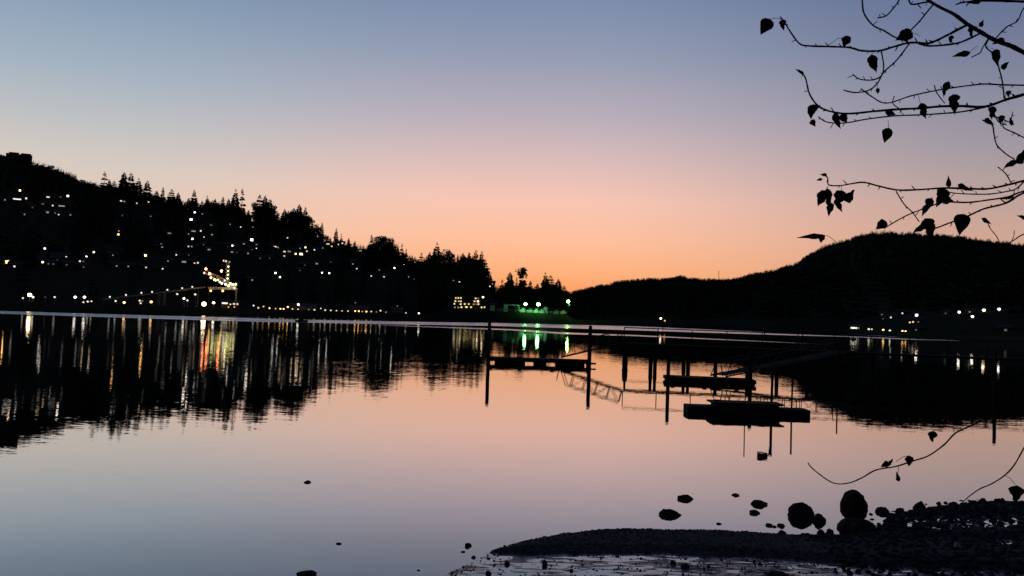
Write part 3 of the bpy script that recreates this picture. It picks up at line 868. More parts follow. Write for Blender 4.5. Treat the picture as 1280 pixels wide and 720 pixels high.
# ------------------------------------------------------------------ ship loader and conveyor
def ship_loader():
    r = float(left.shore(278)) + 12
    P = lambda x, y: far(x, y, r)
    c = P(278, 380); g = left.ground(c)
    fw = Vector((c.x, c.y, 0)).normalized(); rt = Vector((fw.y, -fw.x, 0))
    root = thing('ship_loader', (c.x, c.y, g), 'ship loader crane with a lit mast and a sloping boom of lamps', 'crane')
    st = M['dark_steel']
    for x in (261, 295.6):
        for d in (0, 6):
            a = P(x, 362) + fw * d
            MB().bar((a.x, a.y, g - 0.3), (a.x, a.y, a.z), 0.28).build('leg', M['white_steel'] if x > 290 else st, root)
    a, b = P(260, 359.5), P(297, 361.5)
    q = (a + b) / 2 + fw * 3
    MB().box(q, ((b - a).length, 6.6, 0.8), rt, fw).build('deck', M['white_steel'], root)
    # latticed boom and mast
    def lattice(p0, p1, s, n, name):
        m = MB()
        ax = (p1 - p0).normalized(); up = fw.cross(ax).normalized()
        off = [fw * s + up * s, fw * s - up * s, -fw * s - up * s, -fw * s + up * s]
        for o in off: m.bar(p0 + o, p1 + o, 0.1)
        for i in range(n):
            t0, t1 = p0.lerp(p1, i / n), p0.lerp(p1, (i + 1) / n)
            for k in range(4):
                m.bar(t0 + off[k], t1 + off[(k + 1) % 4], 0.06)
        m.build(name, M['white_steel'], root)
    lattice(P(255.5, 339) + fw * 3, P(297, 359) + fw * 3, 0.6, 12, 'boom')
    lattice(P(284.6, 360) + fw * 3, P(284.6, 325.5) + fw * 3, 0.5, 10, 'mast')
    q = P(283.5, 326.5) + fw * 3
    MB().box(q, (2.2, 1.6, 0.5), rt, fw).build('platform', M['white_steel'], root)
    MB().bar(P(284.6, 326) + fw * 3, P(258, 340) + fw * 3, 0.07).build('stay_cable', st, root)
    q = P(290, 357) + fw * 3.2
    MB().box(q, (3.0, 2.4, 1.5), rt, fw).build('cabin', M['white_steel'], root)
    B = [(279.5,326,'w',2,2),(282.5,326.4,'w',2,2.2),(287,327.6,'w',1,2.2),(285.5,333.4,'y',3,2.2),(285,338.8,'y',3,2.2),(284.8,343.5,'y',3,2.2),(284.4,348.2,'y',3,2.2),
         (257.5,336.3,'r',4,3.2),(255.4,341.3,'w',2,3),(261.9,342.2,'r',4,3.4),(264.6,343.4,'r',2,2.6),(276.8,338.9,'r',4,3.4),
         (263.8,347.3,'y',3,3),(268,349.6,'y',3,3),(269.5,350.6,'y',3,2.4),(272.5,350,'y',3,2.6),(274.8,352.6,'y',3,2.6),(277.4,354.2,'y',3,3),(280.9,350.8,'w',2,3),(282,355.4,'w',3,3.2),(285.8,357.3,'y',3,3.2),(288,354.6,'y',3,3.2),(291,356,'y',3,3),(294.6,355.4,'y',3,3),(293,360,'n',2,3.6),
         (263.5,363.5,'a',3,3),(278.4,363.6,'a',3,3)]
    for (x, y, cc, k, w) in B:
        MB().sphere(P(x, y) - fw * 1.1, w * 0.42 * r / F_PX, 8, 5).build('lamp', G(cc, k), root, smooth=True)
        KEEP.append((x, y, w / 2 + 1, r))
    # conveyor gallery climbing to it
    r2 = float(left.shore(190)) + 26
    pts = [(128, 374.6), (157.8, 370.9), (177, 368.5), (209.4, 364.8), (228, 362.5), (257, 358.6)]
    w3 = [far(x, y, r2 + (x - 128) * 0.12) for x, y in pts]
    g = left.ground(w3[0])
    root = thing('conveyor', (w3[0].x, w3[0].y, g), 'inclined conveyor gallery with a row of lamps climbing to the ship loader', 'conveyor')
    m = MB()
    for a, b in zip(w3[:-1], w3[1:]):
        d = (b - a)
        m.box((a + b) / 2, (d.length, 1.6, 0.5), d.normalized(), fw, d.normalized().cross(fw) * -1)
    m.build('belt_gallery', M['concrete'], root)
    for (x, y) in ((144, 373), (170, 369.8), (198.7, 366), (205.6, 365.2), (231, 362.4), (248, 360)):
        p = far(x, y, r2 + (x - 128) * 0.12)
        big = 190 < x < 210
        MB().box((p.x, p.y, (p.z + left.ground(p)) / 2 - 0.4), (0.9 if big else 0.4, 1.2, max(p.z - left.ground(p), 0.6)), rt, fw).build('support', M['concrete'] if big else st, root)
    for (x, y) in ((137.7, 371.1), (157.8, 368.7), (177, 366.1), (190.3, 364.9), (209.4, 362.3), (227.8, 360.3), (240.4, 358.7)):
        p = far(x, y, r2 + (x - 128) * 0.12) - fw * 0.9
        h = MB().bar(p - Vector((0, 0, 0.9)), p, 0.06).build('lamp_pole', st, root)
        MB().sphere(p, 1.0 * r2 / F_PX, 8, 5).build('lamp', G('w', 2), h, smooth=True)
        KEEP.append((x, y, 2.6, r2))
ship_loader()

# ------------------------------------------------------------------ trees
def conifer_geo(seed, whorls, k, wid, sparse=0.0, low=0.1, detail=True):
    R = random.Random(seed)
    v, f = [], []
    def kite(a, d, side, L, wd, droop):
        o = len(v)
        mid = a + d * (L * 0.55) + Vector((0, 0, -droop * 0.35 * L))
        tip = a + d * L + Vector((0, 0, -droop * L))
        v.extend([a, mid + side * wd, tip, mid - side * wd])
        f.append((o, o + 1, o + 2, o + 3))
    for i in range(whorls):
        t = i / (whorls - 1)
        z = low + (0.965 - low) * t
        if sparse and R.random() < sparse * 0.5 and 0 < i < whorls - 2:
            continue
        Lr = wid * ((1 - t) ** 0.75) * 0.95 + 0.018
        if t < 0.15: Lr *= 0.75 + t * 1.6
        for j in range(k):
            if R.random() < sparse * 0.7: continue
            a = 2 * math.pi * (j + R.random() * 0.8) / k + i * 0.7
            L = Lr * R.uniform(0.55, 1.12)
            d = Vector((math.cos(a), math.sin(a), 0)); s = Vector((-d.y, d.x, 0))
            dr = R.uniform(0.15, 0.55) * (1 - 0.8 * t)
            zz = Vector((0, 0, z + R.uniform(-0.012, 0.012)))
            kite(zz, d, s, L, L * 0.36, dr)
            kite(zz, d, Vector((0, 0, 1)), L, min(L * 0.30, 0.042) + 0.008, dr)
            if detail:
                for sg in (-1, 1):
                    d2 = (d + s * sg * 0.7).normalized()
                    kite(zz + d * L * 0.4 + Vector((0, 0, -dr * L * 0.25)), d2, Vector((0, 0, 1)), L * 0.5, min(L * 0.16, 0.028), dr + 0.3)
    o = len(v)
    v.extend([Vector((0.006, 0, 0.93)), Vector((-0.005, 0.006, 0.93)), Vector((-0.004, -0.006, 0.93)), Vector((0, 0, 1.0))])
    f.extend([(o, o + 1, o + 3), (o + 1, o + 2, o + 3), (o + 2, o, o + 3)])
    return v, f

def round_geo(seed, n, wid, zlo=0.2):
    R = random.Random(seed)
    v, f = [], []
    blobs = [(Vector((R.uniform(-1, 1) * wid * 0.6, R.uniform(-1, 1) * wid * 0.6, R.uniform(zlo + 0.1, 0.86))), R.uniform(0.10, 0.2)) for _ in range(13)]
    for _ in range(n):
        b, r = R.choice(blobs)
        p = b + Vector((R.gauss(0, 1), R.gauss(0, 1), R.gauss(0, 0.8))).normalized() * r * R.uniform(0.5, 1.05)
        if p.z > 1: p.z = 1 - R.random() * 0.05
        s = R.uniform(0.02, 0.045)
        a = Vector((R.gauss(0, 1), R.gauss(0, 1), R.gauss(0, 1))).normalized()
        b2 = a.orthogonal().normalized(); c = a.cross(b2)
        o = len(v)
        v.extend([p - b2 * s, p + c * s * 0.7, p + b2 * s, p - c * s * 0.7])
        f.append((o, o + 1, o + 2, o + 3))
    return v, f

def clump_geo(seed, wid):
    """bare stem with a loose clump at the top over a dense lower skirt"""
    v, f = round_geo(seed, 420, wid * 0.75, 0.5)
    v = [Vector((p.x * 0.9, p.y * 0.9, 0.70 + (p.z - 0.62) * 0.75)) for p in v]
    v2, f2 = conifer_geo(seed, 16, 9, wid * 1.3, 0.05, 0.02)
    v2 = [Vector((p.x * 1.15, p.y * 1.15, p.z * 0.86)) for p in v2]
    o = len(v)
    return v + v2, f + [tuple(i + o for i in q) for q in f2]

def mesh_of(name, vf, m):
    me = bpy.data.meshes.new(name)
    me.from_pydata([tuple(p) for p in vf[0]], [], vf[1])
    me.materials.append(m)
    me.update()
    return me
trunk_mb = MB().tube([(0, 0, -0.06), (0, 0, 0.35), (0.003, 0.002, 0.7), (0, 0, 0.97)], [0.016, 0.012, 0.008, 0.002], 6)
ME_TRUNK = trunk_mb.mesh('trunk', M['bark'])
KIND = {}
for k in range(4):
    KIND['dense%d' % k] = mesh_of('crown', conifer_geo(20 + k, 20, 9, 0.17 + 0.015 * k, 0.08, 0.06), M['needles'])
    KIND['sparse%d' % k] = mesh_of('crown', conifer_geo(40 + k, 16, 8, 0.18 + 0.015 * k, 0.22, 0.08), M['needles'])
    KIND['narrow%d' % k] = mesh_of('crown', conifer_geo(60 + k, 20, 7, 0.11, 0.12, 0.06), M['needles'])
    KIND['round%d' % k] = mesh_of('crown', round_geo(80 + k, 750, 0.34, 0.12), M['needles'])
KIND['clump0'] = mesh_of('crown', clump_geo(99, 0.2), M['needles'])

def plant_tree(kind, px, tip_y, r, wpx, label, group, hill=left, parts=True, name='conifer_tree'):
    P = far(px, tip_y, r)
    g = hill.ground(P) - 0.6
    H = max(P.z - g, 4.0)
    me = KIND[kind]
    ext = max(math.hypot(v.co.x, v.co.y) for v in me.vertices)
    sx = (wpx * r / F_PX) / (2 * ext)
    t = bpy.data.objects.new(name, None)
    C.objects.link(t)
    t.location = (P.x, P.y, g)
    t.scale = (sx, sx, H)
    t.rotation_euler = (0, 0, random.uniform(0, 6.28))
    tag(t, label, 'tree', group)
    for nm, q in (('crown', me), ('trunk', ME_TRUNK)):
        o = bpy.data.objects.new(nm, q)
        C.objects.link(o)
        o.parent = t
        if nm == 'trunk':
            o.scale = (H / sx, H / sx, 1)
    return t

NT = [  # kind, tip x, tip y, width px, dr, label
 ('sparse0',131,214,13,-6,'layered fir standing alone left of the tallest crest clump'),('dense1',137,224,9,-5,'short fir close right of the lone layered fir'),('dense0',143,226,12,-4,'broad dark fir between the lone fir and the tall clump'),
 ('dense2',155.6,214.6,15,-4,'tall ragged fir, leftmost of the tallest crest clump'),('sparse1',164,215.4,15,-8,'second tall ragged fir in the tallest crest clump'),('sparse2',173.6,221.6,13,-6,'third fir in the crest clump, thin topped'),('sparse3',184.5,225,15,-5,'fourth fir at the right end of the crest clump'),
 ('dense3',196,238,10,-5,'low rounded fir right after the crest clump'),('narrow0',204,233.6,7,-6,'narrow spire fir right of the crest clump'),('dense0',215,236,13,-5,'broad pointed fir, left of a crest pair'),('dense1',223,240.4,11,-6,'shorter fir, right of a crest pair'),
 ('sparse1',243,236.6,11,-5,'single layered fir midway along the left crest'),('dense2',236,247,8,-5,'small fir left of the single layered fir'),('narrow1',259.5,243.6,7,-5,'small spire right of the single layered fir'),('dense3',269,248,8,-5,'low fir left of the tall sparse pair'),('narrow2',279,245.6,8,-5,'short spire just left of the tall sparse pair'),('dense1',286,248,9,-5,'dark fir touching the tall sparse pair'),
 ('sparse2',294.7,235.4,13,-6,'tall sparse fir, left of the pair above the dip'),('sparse0',303.3,234.5,12,-8,'tall sparse fir, right of the pair above the dip'),('dense2',311,262,7,-6,'little fir in the dip after the tall pair'),
 ('dense0',325,243,17,-10,'tallest fir of the first dense crest grove'),('dense2',331.6,243.8,16,-5,'second top of the first dense crest grove'),('dense3',337.6,248.5,17,-8,'right shoulder fir of the first dense grove'),('round0',320.5,252,13,-12,'rounded tree on the left flank of the first grove'),('round1',342,256,13,-12,'rounded tree on the right flank of the first grove'),
 ('dense1',356,260.8,13,-8,'lone pointed fir between the two dense groves'),('dense0',367.5,259.5,14,-6,'left flank fir of the second dense grove'),('dense2',374.3,254.8,16,-8,'tallest fir of the second dense grove'),('sparse1',382,258,12,-6,'ragged fir on the right of the second grove'),('round2',387,268,18,-10,'rounded tree stepping down right of the second grove'),('round3',396,279,15,-10,'lower rounded tree right of the second grove'),
 ('narrow0',402.7,277.5,8,-6,'thin dark spire at the foot of the second grove'),('sparse3',420.8,284,10,-6,'layered fir over the crest roof line'),('narrow1',427,291.4,7,-6,'small spire next to the layered fir by the roof line'),('dense3',443.7,300.6,8,-5,'small fir left of the rounded crest grove'),('dense1',436,297,9,-6,'low fir between roof line and rounded grove'),
 ('narrow2',464.8,293,9,-6,'dark spire at the left edge of the rounded grove'),('round0',477.8,294.6,26,-8,'big rounded tree on the crest, middle slope'),('round1',487.4,296.4,14,-9,'smaller rounded tree right of the big rounded one'),('sparse0',502.6,303.4,8,-6,'thin layered fir standing alone right of the rounded grove'),('narrow3',508,310,5,-5,'tiny spire on the slope after the thin layered fir'),
 ('dense0',527,315.4,11,-6,'pointed fir at the left start of the wooded point'),('dense1',537.5,314.6,12,-6,'second pointed fir on the wooded point'),('sparse2',546.4,302,16,-7,'tallest ragged fir on the wooded point'),('round2',562.5,310.6,17,-8,'rounded crown in the middle of the wooded point'),('dense2',578.8,315.6,13,-6,'pointed fir right of the rounded crown on the point'),('dense3',586.5,314.6,11,-6,'slim pointed fir near the right of the point'),('sparse1',595.2,312,14,-6,'ragged fir, left of the last tall pair on the point'),('sparse3',602.4,312.4,13,-7,'ragged fir, right of the last tall pair on the point'),('dense0',606.5,323,13,-8,'fir on the falling right edge of the point'),('dense1',612,340,12,-8,'small fir at the foot of the point'),
 ('dense2',637.6,339.6,18,-6,'broad fir left of the clump topped tree above the quay'),('sparse0',628,348,10,-6,'thin low tree left of the broad fir above the quay'),('narrow3',646,346,6,-4,'thin reddish gap tree beside the clump topped tree'),('clump0',653,332.6,16,-5,'tall tree with a loose clump at its top above the quay'),('dense3',663,350,10,-6,'short fir just right of the clump topped tree'),
 ('sparse2',681.8,339.4,14,-5,'ragged tall fir above the middle green floodlight'),('dense0',688,344,20,-6,'broad dense fir above the middle green floodlight'),('dense1',698,348.6,15,-6,'fir descending toward the quay tip'),('sparse1',705.4,356.4,12,-6,'last small fir above the quay tip'),('dense3',672,354,12,-6,'low fir in the notch above the quay'),
]
for (k, x, y, w, dr, lab) in NT:
    r = float(left.ridge(x)) + dr
    plant_tree(k, x, y, r, w * 1.3, lab, 'trees along the left crest', name='broadleaf_tree' if k.startswith('round') else 'conifer_tree')
# the closed tree line between them
x = -30.0
KS = ['dense0', 'dense1', 'dense2', 'dense3', 'narrow0', 'narrow1', 'sparse1', 'round0', 'round2']
while x < 712:
    if True:
        y = float(interp(LEFT_LINE, x)) + (random.uniform(-1.0, 4.0) if not (-2 < x < 46) else random.uniform(1.5, 9))
        k = random.choice(KS if x > 44 else ['round0', 'round2', 'dense1'])
        w = random.uniform(9, 15) if x > 100 else random.uniform(6, 11)
        if k.startswith('round'): w *= 1.3
        if k.startswith('narrow'): w *= 0.6
        plant_tree(k, x, y, float(left.ridge(x)) - random.uniform(10, 24), w, 'one of the many even dark trees closing the left crest line', 'crest line trees of the left hillside')
    x += random.uniform(2.6, 4.4)

# mass of forest below
def forest(hill, n, name, label, x0, x1, hh, geo, tops=False, rmin=0.0, m='forest', mixed=False):
    gv = [(np.array([tuple(p) for p in v]), f) for v, f in geo]
    V, Fc, off = [], [], 0
    cnt = tries = 0
    while cnt < n and tries < n * 6:
        tries += 1
        px = random.uniform(x0, x1)
        S0, R = float(hill.shore(px)) + hill.flat, float(hill.ridge(px))
        q = random.random()
        r = S0 + (R - S0) * (rmin + (1 - rmin) * (q if not tops else 1 - 0.12 * q * q))
        P = hill.place(px, r)
        H = random.uniform(*hh) if not mixed else (random.uniform(5, 9) if random.random() < 0.9 else random.uniform(9, 17))
        top = P + Vector((0, 0, H)); t2 = project(top)
        b2 = project(P)
        if t2 is None: continue
        wd = H * 0.2 * F_PX / r
        bad = False
        for (kx, ky, kw, kr) in KEEP:
            if abs(kx - t2[0]) < kw + wd and r < kr + 3 and t2[1] < ky + 3.5 + 4 * F_PX / max(kr, 1) and b2[1] > ky - 2:
                bad = True; break
        if bad: continue
        line = float(interp(hill.line, px))
        if t2[1] < line - (3.2 if mixed else 1.5):
            H *= max(0.3, (b2[1] - line - random.uniform(0, 2)) / max(b2[1] - t2[1], 0.1))
            if H < 3: continue
        v, f = random.choice(gv)
        a = random.uniform(0, 6.28); ca, sa = math.cos(a), math.sin(a)
        w = H * random.uniform(0.85, 1.25)
        q3 = np.empty_like(v)
        q3[:, 0] = (v[:, 0] * ca - v[:, 1] * sa) * w + P.x
        q3[:, 1] = (v[:, 0] * sa + v[:, 1] * ca) * w + P.y
        q3[:, 2] = v[:, 2] * H + P.z - 0.5
        V.append(q3)
        Fc += [tuple(i + off for i in g) for g in f]
        off += len(v); cnt += 1
    o = bulk(name, np.concatenate(V).tolist(), Fc, M[m])
    tag(o, label, 'forest', kind='stuff')
g_mid = [conifer_geo(200 + k, 9, 6, 0.19, 0.1, 0.05, False) for k in range(5)] + [round_geo(230, 90, 0.3, 0.1)]
g_far = [round_geo(330, 40, 0.45, 0.0), round_geo(331, 40, 0.5, 0.0)] + [conifer_geo(300 + k, 6, 7, 0.48, 0.0, 0.02, False) for k in range(5)]
forest(left, 3200, 'hillside_forest', 'dark mass of conifers covering the left hillside', -500, 728, (9, 19), g_mid)
forest(right, 4200, 'mountain_forest', 'dark mass of forest covering the right mountain', 690, 1500, (9, 16), g_far, rmin=0.02)
forest(right, 6500, 'summit_forest', 'fine even row of tiny trees along the right mountain top', 700, 1500, (10, 21), g_far, tops=True, mixed=True)
# antenna on the right ridge
P = right.place(898.5, float(right.ridge(898.5)) - 5)
t = far(898.5, 338.5, math.hypot(P.x, P.y))
root = thing('antenna_mast', P, 'thin lone antenna mast on the low part of the right ridge', 'antenna')
MB().tube([P - Vector((0, 0, 1)), t], [0.8, 0.5], 5).build('mast', M['dark_steel'], root)
MB().bar(t + Vector((-1.2, 0, -3)), t + Vector((1.2, 0, -3)), 0.3).build('crossbar', M['dark_steel'], root)

# ------------------------------------------------------------------ channel marker, posts and boats far out
def far_pile(x, ytop, ywl, wpx, label, lights=None, name='marker_pile'):
    b = at(x, ywl); d = math.hypot(b.x, b.y)
    h = (ywl - ytop) * d / F_PX
    root = thing(name, (b.x, b.y, 0), label, 'pile', None)
    r = wpx / 2 * d / F_PX
    MB().tube([(b.x, b.y, -1.0), (b.x, b.y, h)], [r * 1.1, r], 8).build('post', M['pile'], root)
    MB().tube([(b.x, b.y, h), (b.x, b.y, h + r * 0.8)], [r * 1.2, r * 0.3], 8).build('cap', M['dark_steel'], root)
    return root, b, d
far_pile(955.8, 411.5, 420.4, 1.3, 'dark post in the bright water streak, left of two')
far_pile(1003, 413.5, 422, 1.3, 'dark post in the bright water streak, right of two')
root, b, d = far_pile(828.6, 399.5, 411.5, 1.0, 'marker post carrying two small amber lights in mid water')
MB().bar(far(826, 398.2, d), far(831, 401, d), 0.05).build('arm', M['dark_steel'], root)
for (x, y, k, w) in ((826, 398, 3, 2.6), (831, 401, 2, 2.0)):
    MB().sphere(far(x, y, d), w / 2 * d / F_PX, 8, 5).build('lamp', G('n' if k == 3 else 'a', k), root, smooth=True)

def small_boat(x, ywl, wpx, label, cab=True):
    b = at(x, ywl); d = math.hypot(b.x, b.y)
    L = wpx * d / F_PX; u = L / 4.0
    root = thing('moored_boat', (b.x, b.y, 0), label, 'boat', 'dark boats moored far out')
    v, f = [], []
    st = [(-2, 0.7, 0.62), (-1.2, 0.85, 0.6), (0, 0.9, 0.6), (1.0, 0.75, 0.68), (1.7, 0.35, 0.8), (2.0, 0.03, 0.9)]
    for (sx, hw, z) in st:
        v += [(b.x + sx * u, b.y - hw * u, z * u), (b.x + sx * u, b.y - hw * 0.6 * u, -0.2 * u), (b.x + sx * u, b.y + hw * 0.6 * u, -0.2 * u), (b.x + sx * u, b.y + hw * u, z * u)]
    for i in range(len(st) - 1):
        a = i * 4
        for k in range(3):
            f.append((a + k, a + 4 + k, a + 5 + k, a + 1 + k))
        f.append((a + 3, a + 7, a + 4, a))
    f += [(0, 1, 2, 3), (20, 23, 22, 21)]
    MB().add(v, f).build('hull', M['paint_dark'], root)
    if cab:
        MB().box((b.x - 0.1 * u, b.y, 0.95 * u), (1.5 * u, 1.0 * u, 0.7 * u)).build('cabin', M['paint_dark'], root)
        MB().bar((b.x + 0.1 * u, b.y, 1.3 * u), (b.x + 0.1 * u, b.y, 2.3 * u), 0.04 * u).build('mast', M['dark_steel'], root)
small_boat(377, 402.6, 15, 'small dark moored boat breaking the water streak at left')
small_boat(1066.5, 424, 7, 'small dark moored boat off the right shore')

# ------------------------------------------------------------------ piles, docks, gangways, pier
def scale_at(P):
    return math.hypot(P[0], P[1]) / F_PX * math.cos(math.atan2(P[0], P[1]))

def pile(x, ywl, ytop, wpx, label, group='piles beside the docks', crust=None, name='mooring_pile'):
    b = at(x, ywl)
    s = b.y / F_PX
    h = (ywl - ytop) * s
    r = wpx / 2 * s
    root = thing(name, (b.x, b.y, 0), label, 'pile', group)
    z = [-1.2, 0, h * 0.4, h * 0.8, h]
    MB().tube([(b.x + random.uniform(-.01, .01), b.y, q) for q in z], [r * 1.08, r * 1.06, r, r * 0.97, r * 0.93], 12).build('shaft', M['pile'], root, smooth=False)
    MB().tube([(b.x, b.y, h), (b.x, b.y, h + r * 0.35)], [r * 0.93, r * 0.5], 12).build('top', M['pile'], root)
    if crust:
        ch, cr = crust[0] * s, crust[1] / 2 * s
        zz = np.linspace(-0.6, ch, 12)
        m = MB()
        m.tube([(b.x, b.y, q) for q in zz], [cr * (1 + 0.10 * math.sin(5 * i) + random.uniform(-.05, .05)) * (1.0 if q < ch * 0.86 else max(0.5, 1 - (q - ch * 0.86) / (ch * 0.14) * 0.5)) for i, q in enumerate(zz)], 14)
        m.build('barnacle_crust', M['crust'], root)
    return root

def frame_of(a, b):
    X = (b - a); X.z = 0; X.normalize()
    return X, Vector((-X.y, X.x, 0))

# dock 1
def dock_one():
    a, b = at(611.5, 454.2), at(738, 458.3)
    X, Y = frame_of(a, b)
    L = (b - a).length; s = a.y / F_PX
    dep = 1.4
    c = (a + b) / 2
    root = thing('floating_dock', (c.x, c.y, 0), 'long floating dock held between two tall piles, farthest of the floats', 'dock', 'floating docks')
    zt, zb = 7.6 * s, 3.0 * s
    m = MB()
    n = 24
    for i in range(n):
        u = (i + 0.5) / n
        p = a.lerp(b, u) + Y * dep / 2
        m.box((p.x, p.y, zt - 0.03), (L / n * 0.97, dep + random.uniform(-.05, .05), 0.06), X, Y)
    m.build('deck', M['wood'], root)
    for q in (0.05, dep - 0.05):
        p = c + Y * q
        MB().box((p.x, p.y, (zt - 0.062 + zb) / 2), (L * 0.985, 0.09, zt - 0.062 - zb), X, Y).build('side_beam', M['wood'], root)
    px0, px1 = 611.5, 738
    for (f0, f1) in ((618.5, 656.5), (668, 683), (696, 731), (735.6, 737.4)):
        u0, u1 = (f0 - px0) / (px1 - px0), (f1 - px0) / (px1 - px0)
        p = a.lerp(b, (u0 + u1) / 2) + Y * dep / 2
        MB().box((p.x, p.y, (zb - 0.25) / 2 - 0.002), (L * (u1 - u0), dep * 0.86, zb + 0.25 - 0.004), X, Y).build('float', M['float'], root)
    for q in (0.015, 0.3, 0.62, 0.97):
        p = a.lerp(b, q)
        MB().box((p.x, p.y + 0.0, zt + 0.03), (0.22, 0.1, 0.06), X, Y).build('cleat', M['dark_steel'], root)
    p = b + X * 0.16 + Y * 0.3
    MB().box((p.x, p.y, zt - 0.2), (0.4, 0.4, 0.1), X, Y).build('pile_bracket', M['dark_steel'], root)
    p = a - X * 0.02 + Y * 0.6
    MB().box((p.x, p.y, zt - 0.2), (0.35, 0.4, 0.1), X, Y).build('pile_bracket', M['dark_steel'], root)
dock_one()
pile(610.2, 454.4, 403, 4.6, 'tall pile at the left end of the farthest dock')
pile(736.4, 458.6, 408, 4.8, 'tall pile at the right end of the farthest dock')

def gangway(p0, p1, width, hrail, label, npan, toe=True, kb=0.58):
    root = thing('gangway', (p0.x, p0.y, 0), label, 'gangway', 'truss gangways')
    X = (p1 - p0); L = X.length; X.normalize()
    Y = Vector((-X.y, X.x, 0)).normalized(); U = X.cross(Y)
    if U.z < 0: U = -U
    for sgn in (-1, 1):
        o = Y * (sgn * width / 2)
        t = MB()
        t.bar(p0 + o, p1 + o, 0.085 * kb)
        t.bar(p0 + o + U * hrail + X * 0.55, p1 + o + U * hrail, 0.055 * kb)
        t.bar(p0 + o, p0 + o + U * hrail + X * 0.55, 0.045 * kb)
        t.build('side_chord', M['dark_steel'], root)
        w = MB()
        for i in range(1, npan + 1):
            q0 = p0 + X * (L * i / npan) + o
            q1 = p0 + X * (L * (i - 1) / npan) + o
            w.bar(q0, q0 + U * hrail, 0.045 * kb)
            if i > 1:
                w.bar(q0, q1 + U * hrail, 0.035 * kb) if i % 2 == 0 else w.bar(q1, q0 + U * hrail, 0.035 * kb)
        w.build('truss_web', M['dark_steel'], root)
    m = MB()
    nb = int(L / 0.3)
    for i in range(nb):
        q = p0 + X * (L * (i + 0.5) / nb) + U * 0.05
        m.box(q, (0.25, width * 0.92, 0.03), X, Y, U)
    m.build('walkway', M['wood'], root)
    if toe:
        MB().bar(p0 - Y * width / 2 + Vector((-0.15, 0, 0.0)), p0 - Y * width / 2 + Vector((-0.25, 0, 0.55)), 0.03).build('post', M['dark_steel'], root)
    return root
s1 = at(703, 456).y / F_PX
g0 = at(704, 456); g0 = Vector((g0.x, g0.y + 1.0, 0.44))
g1 = at(781, 459.5); g1 = Vector((g1.x, g1.y + 1.0, 1.50))
gangway(g0, g1, 1.0, 0.78, 'truss gangway climbing from the farthest dock to the pier', 5)

# pier
def pier():
    A = at(779, 459.3); B = at(1010, 470.0)
    D = at(1330, 478.0)
    X, Y = frame_of(A, B)
    root = thing('pier', (A.x, A.y, 0), 'dark timber pier on paired piles running off to the right', 'pier')
    s = A.y / F_PX
    zd = 1.52
    E = A + X * ((D - A).dot(X))
    L = (E - A).length; dep = 1.1
    m = MB()
    n = 60
    for i in range(n):
        p = A.lerp(E, (i + 0.5) / n) + Y * dep / 2
        m.box((p.x, p.y, zd - 0.025), (L / n * 0.96, dep + random.uniform(-.06, .06), 0.05), X, Y)
    m.build('deck', M['wood'], root)
    for q in (0.15, dep - 0.15):
        p = (A + E) / 2 + Y * q
        MB().box((p.x, p.y, zd - 0.092), (L, 0.12, 0.08), X, Y).build('stringer', M['wood'], root)
    p = A.lerp(B, 0.18) + Y * 0.1
    MB().box((p.x, p.y, 0.82), ((B - A).length * 0.36, 0.06, 0.05), X, Y).build('wale', M['wood'], root)
    r0 = MB()
    for q in (0.04,):
        a, b = A + Y * q, E + Y * q
        r0.bar((a.x, a.y, zd + 0.95), (b.x, b.y, zd + 0.95), 0.035)
        k = int(L / 2)
        for i in range(k + 1):
            p = a.lerp(b, i / k)
            r0.bar((p.x, p.y, zd), (p.x, p.y, zd + 0.95), 0.03)
    r0.build('handrail', M['wood'], root)
    for k, x in enumerate((782, 814.5, 819.8, 856.0, 861.5, 896, 936, 973, 1012, 1052, 1094, 1140, 1190, 1245, 1300)):
        u = 0
        # where the sight line of this bent meets the pier line
        d = ray(x, hor(x))
        t = (A.x * X.y - A.y * X.x) / (d.x * X.y - d.y * X.x)
        p = Vector((d.x * t, d.y * t, 0)) + Y * (0.3 if k % 2 else 0.5)
        wr = (0.07 if k == 0 else 0.095 if x < 870 else 0.11)
        q = MB().tube([(p.x, p.y, -1.2), (p.x, p.y, 0.5), (p.x, p.y, zd - 0.135)], [wr * 1.1, wr * 1.05, wr], 10).build('pile', M['pile'], root)
        if k == 0:
            zz = np.linspace(-0.4, 0.96, 12)
            MB().tube([(p.x, p.y, z) for z in zz], [0.19 * (1 - 0.28 * ((z - 0.30) / 0.66) ** 2) * (0.55 + 0.45 * min(1, (0.99 - z) / 0.12)) * random.uniform(0.92, 1.06) for z in zz], 12).build('barnacle_crust', M['crust'], q)
        elif x < 870:
            zz = np.linspace(-0.4, 0.8, 8)
            MB().tube([(p.x, p.y, z) for z in zz], [0.125 * (0.7 + 0.3 * min(1, (0.82 - z) / 0.2)) * random.uniform(0.93, 1.07) for z in zz], 10).build('barnacle_crust', M['crust'], q)
    return A, X, Y, zd
PA, PX_, PY_, PZ = pier()

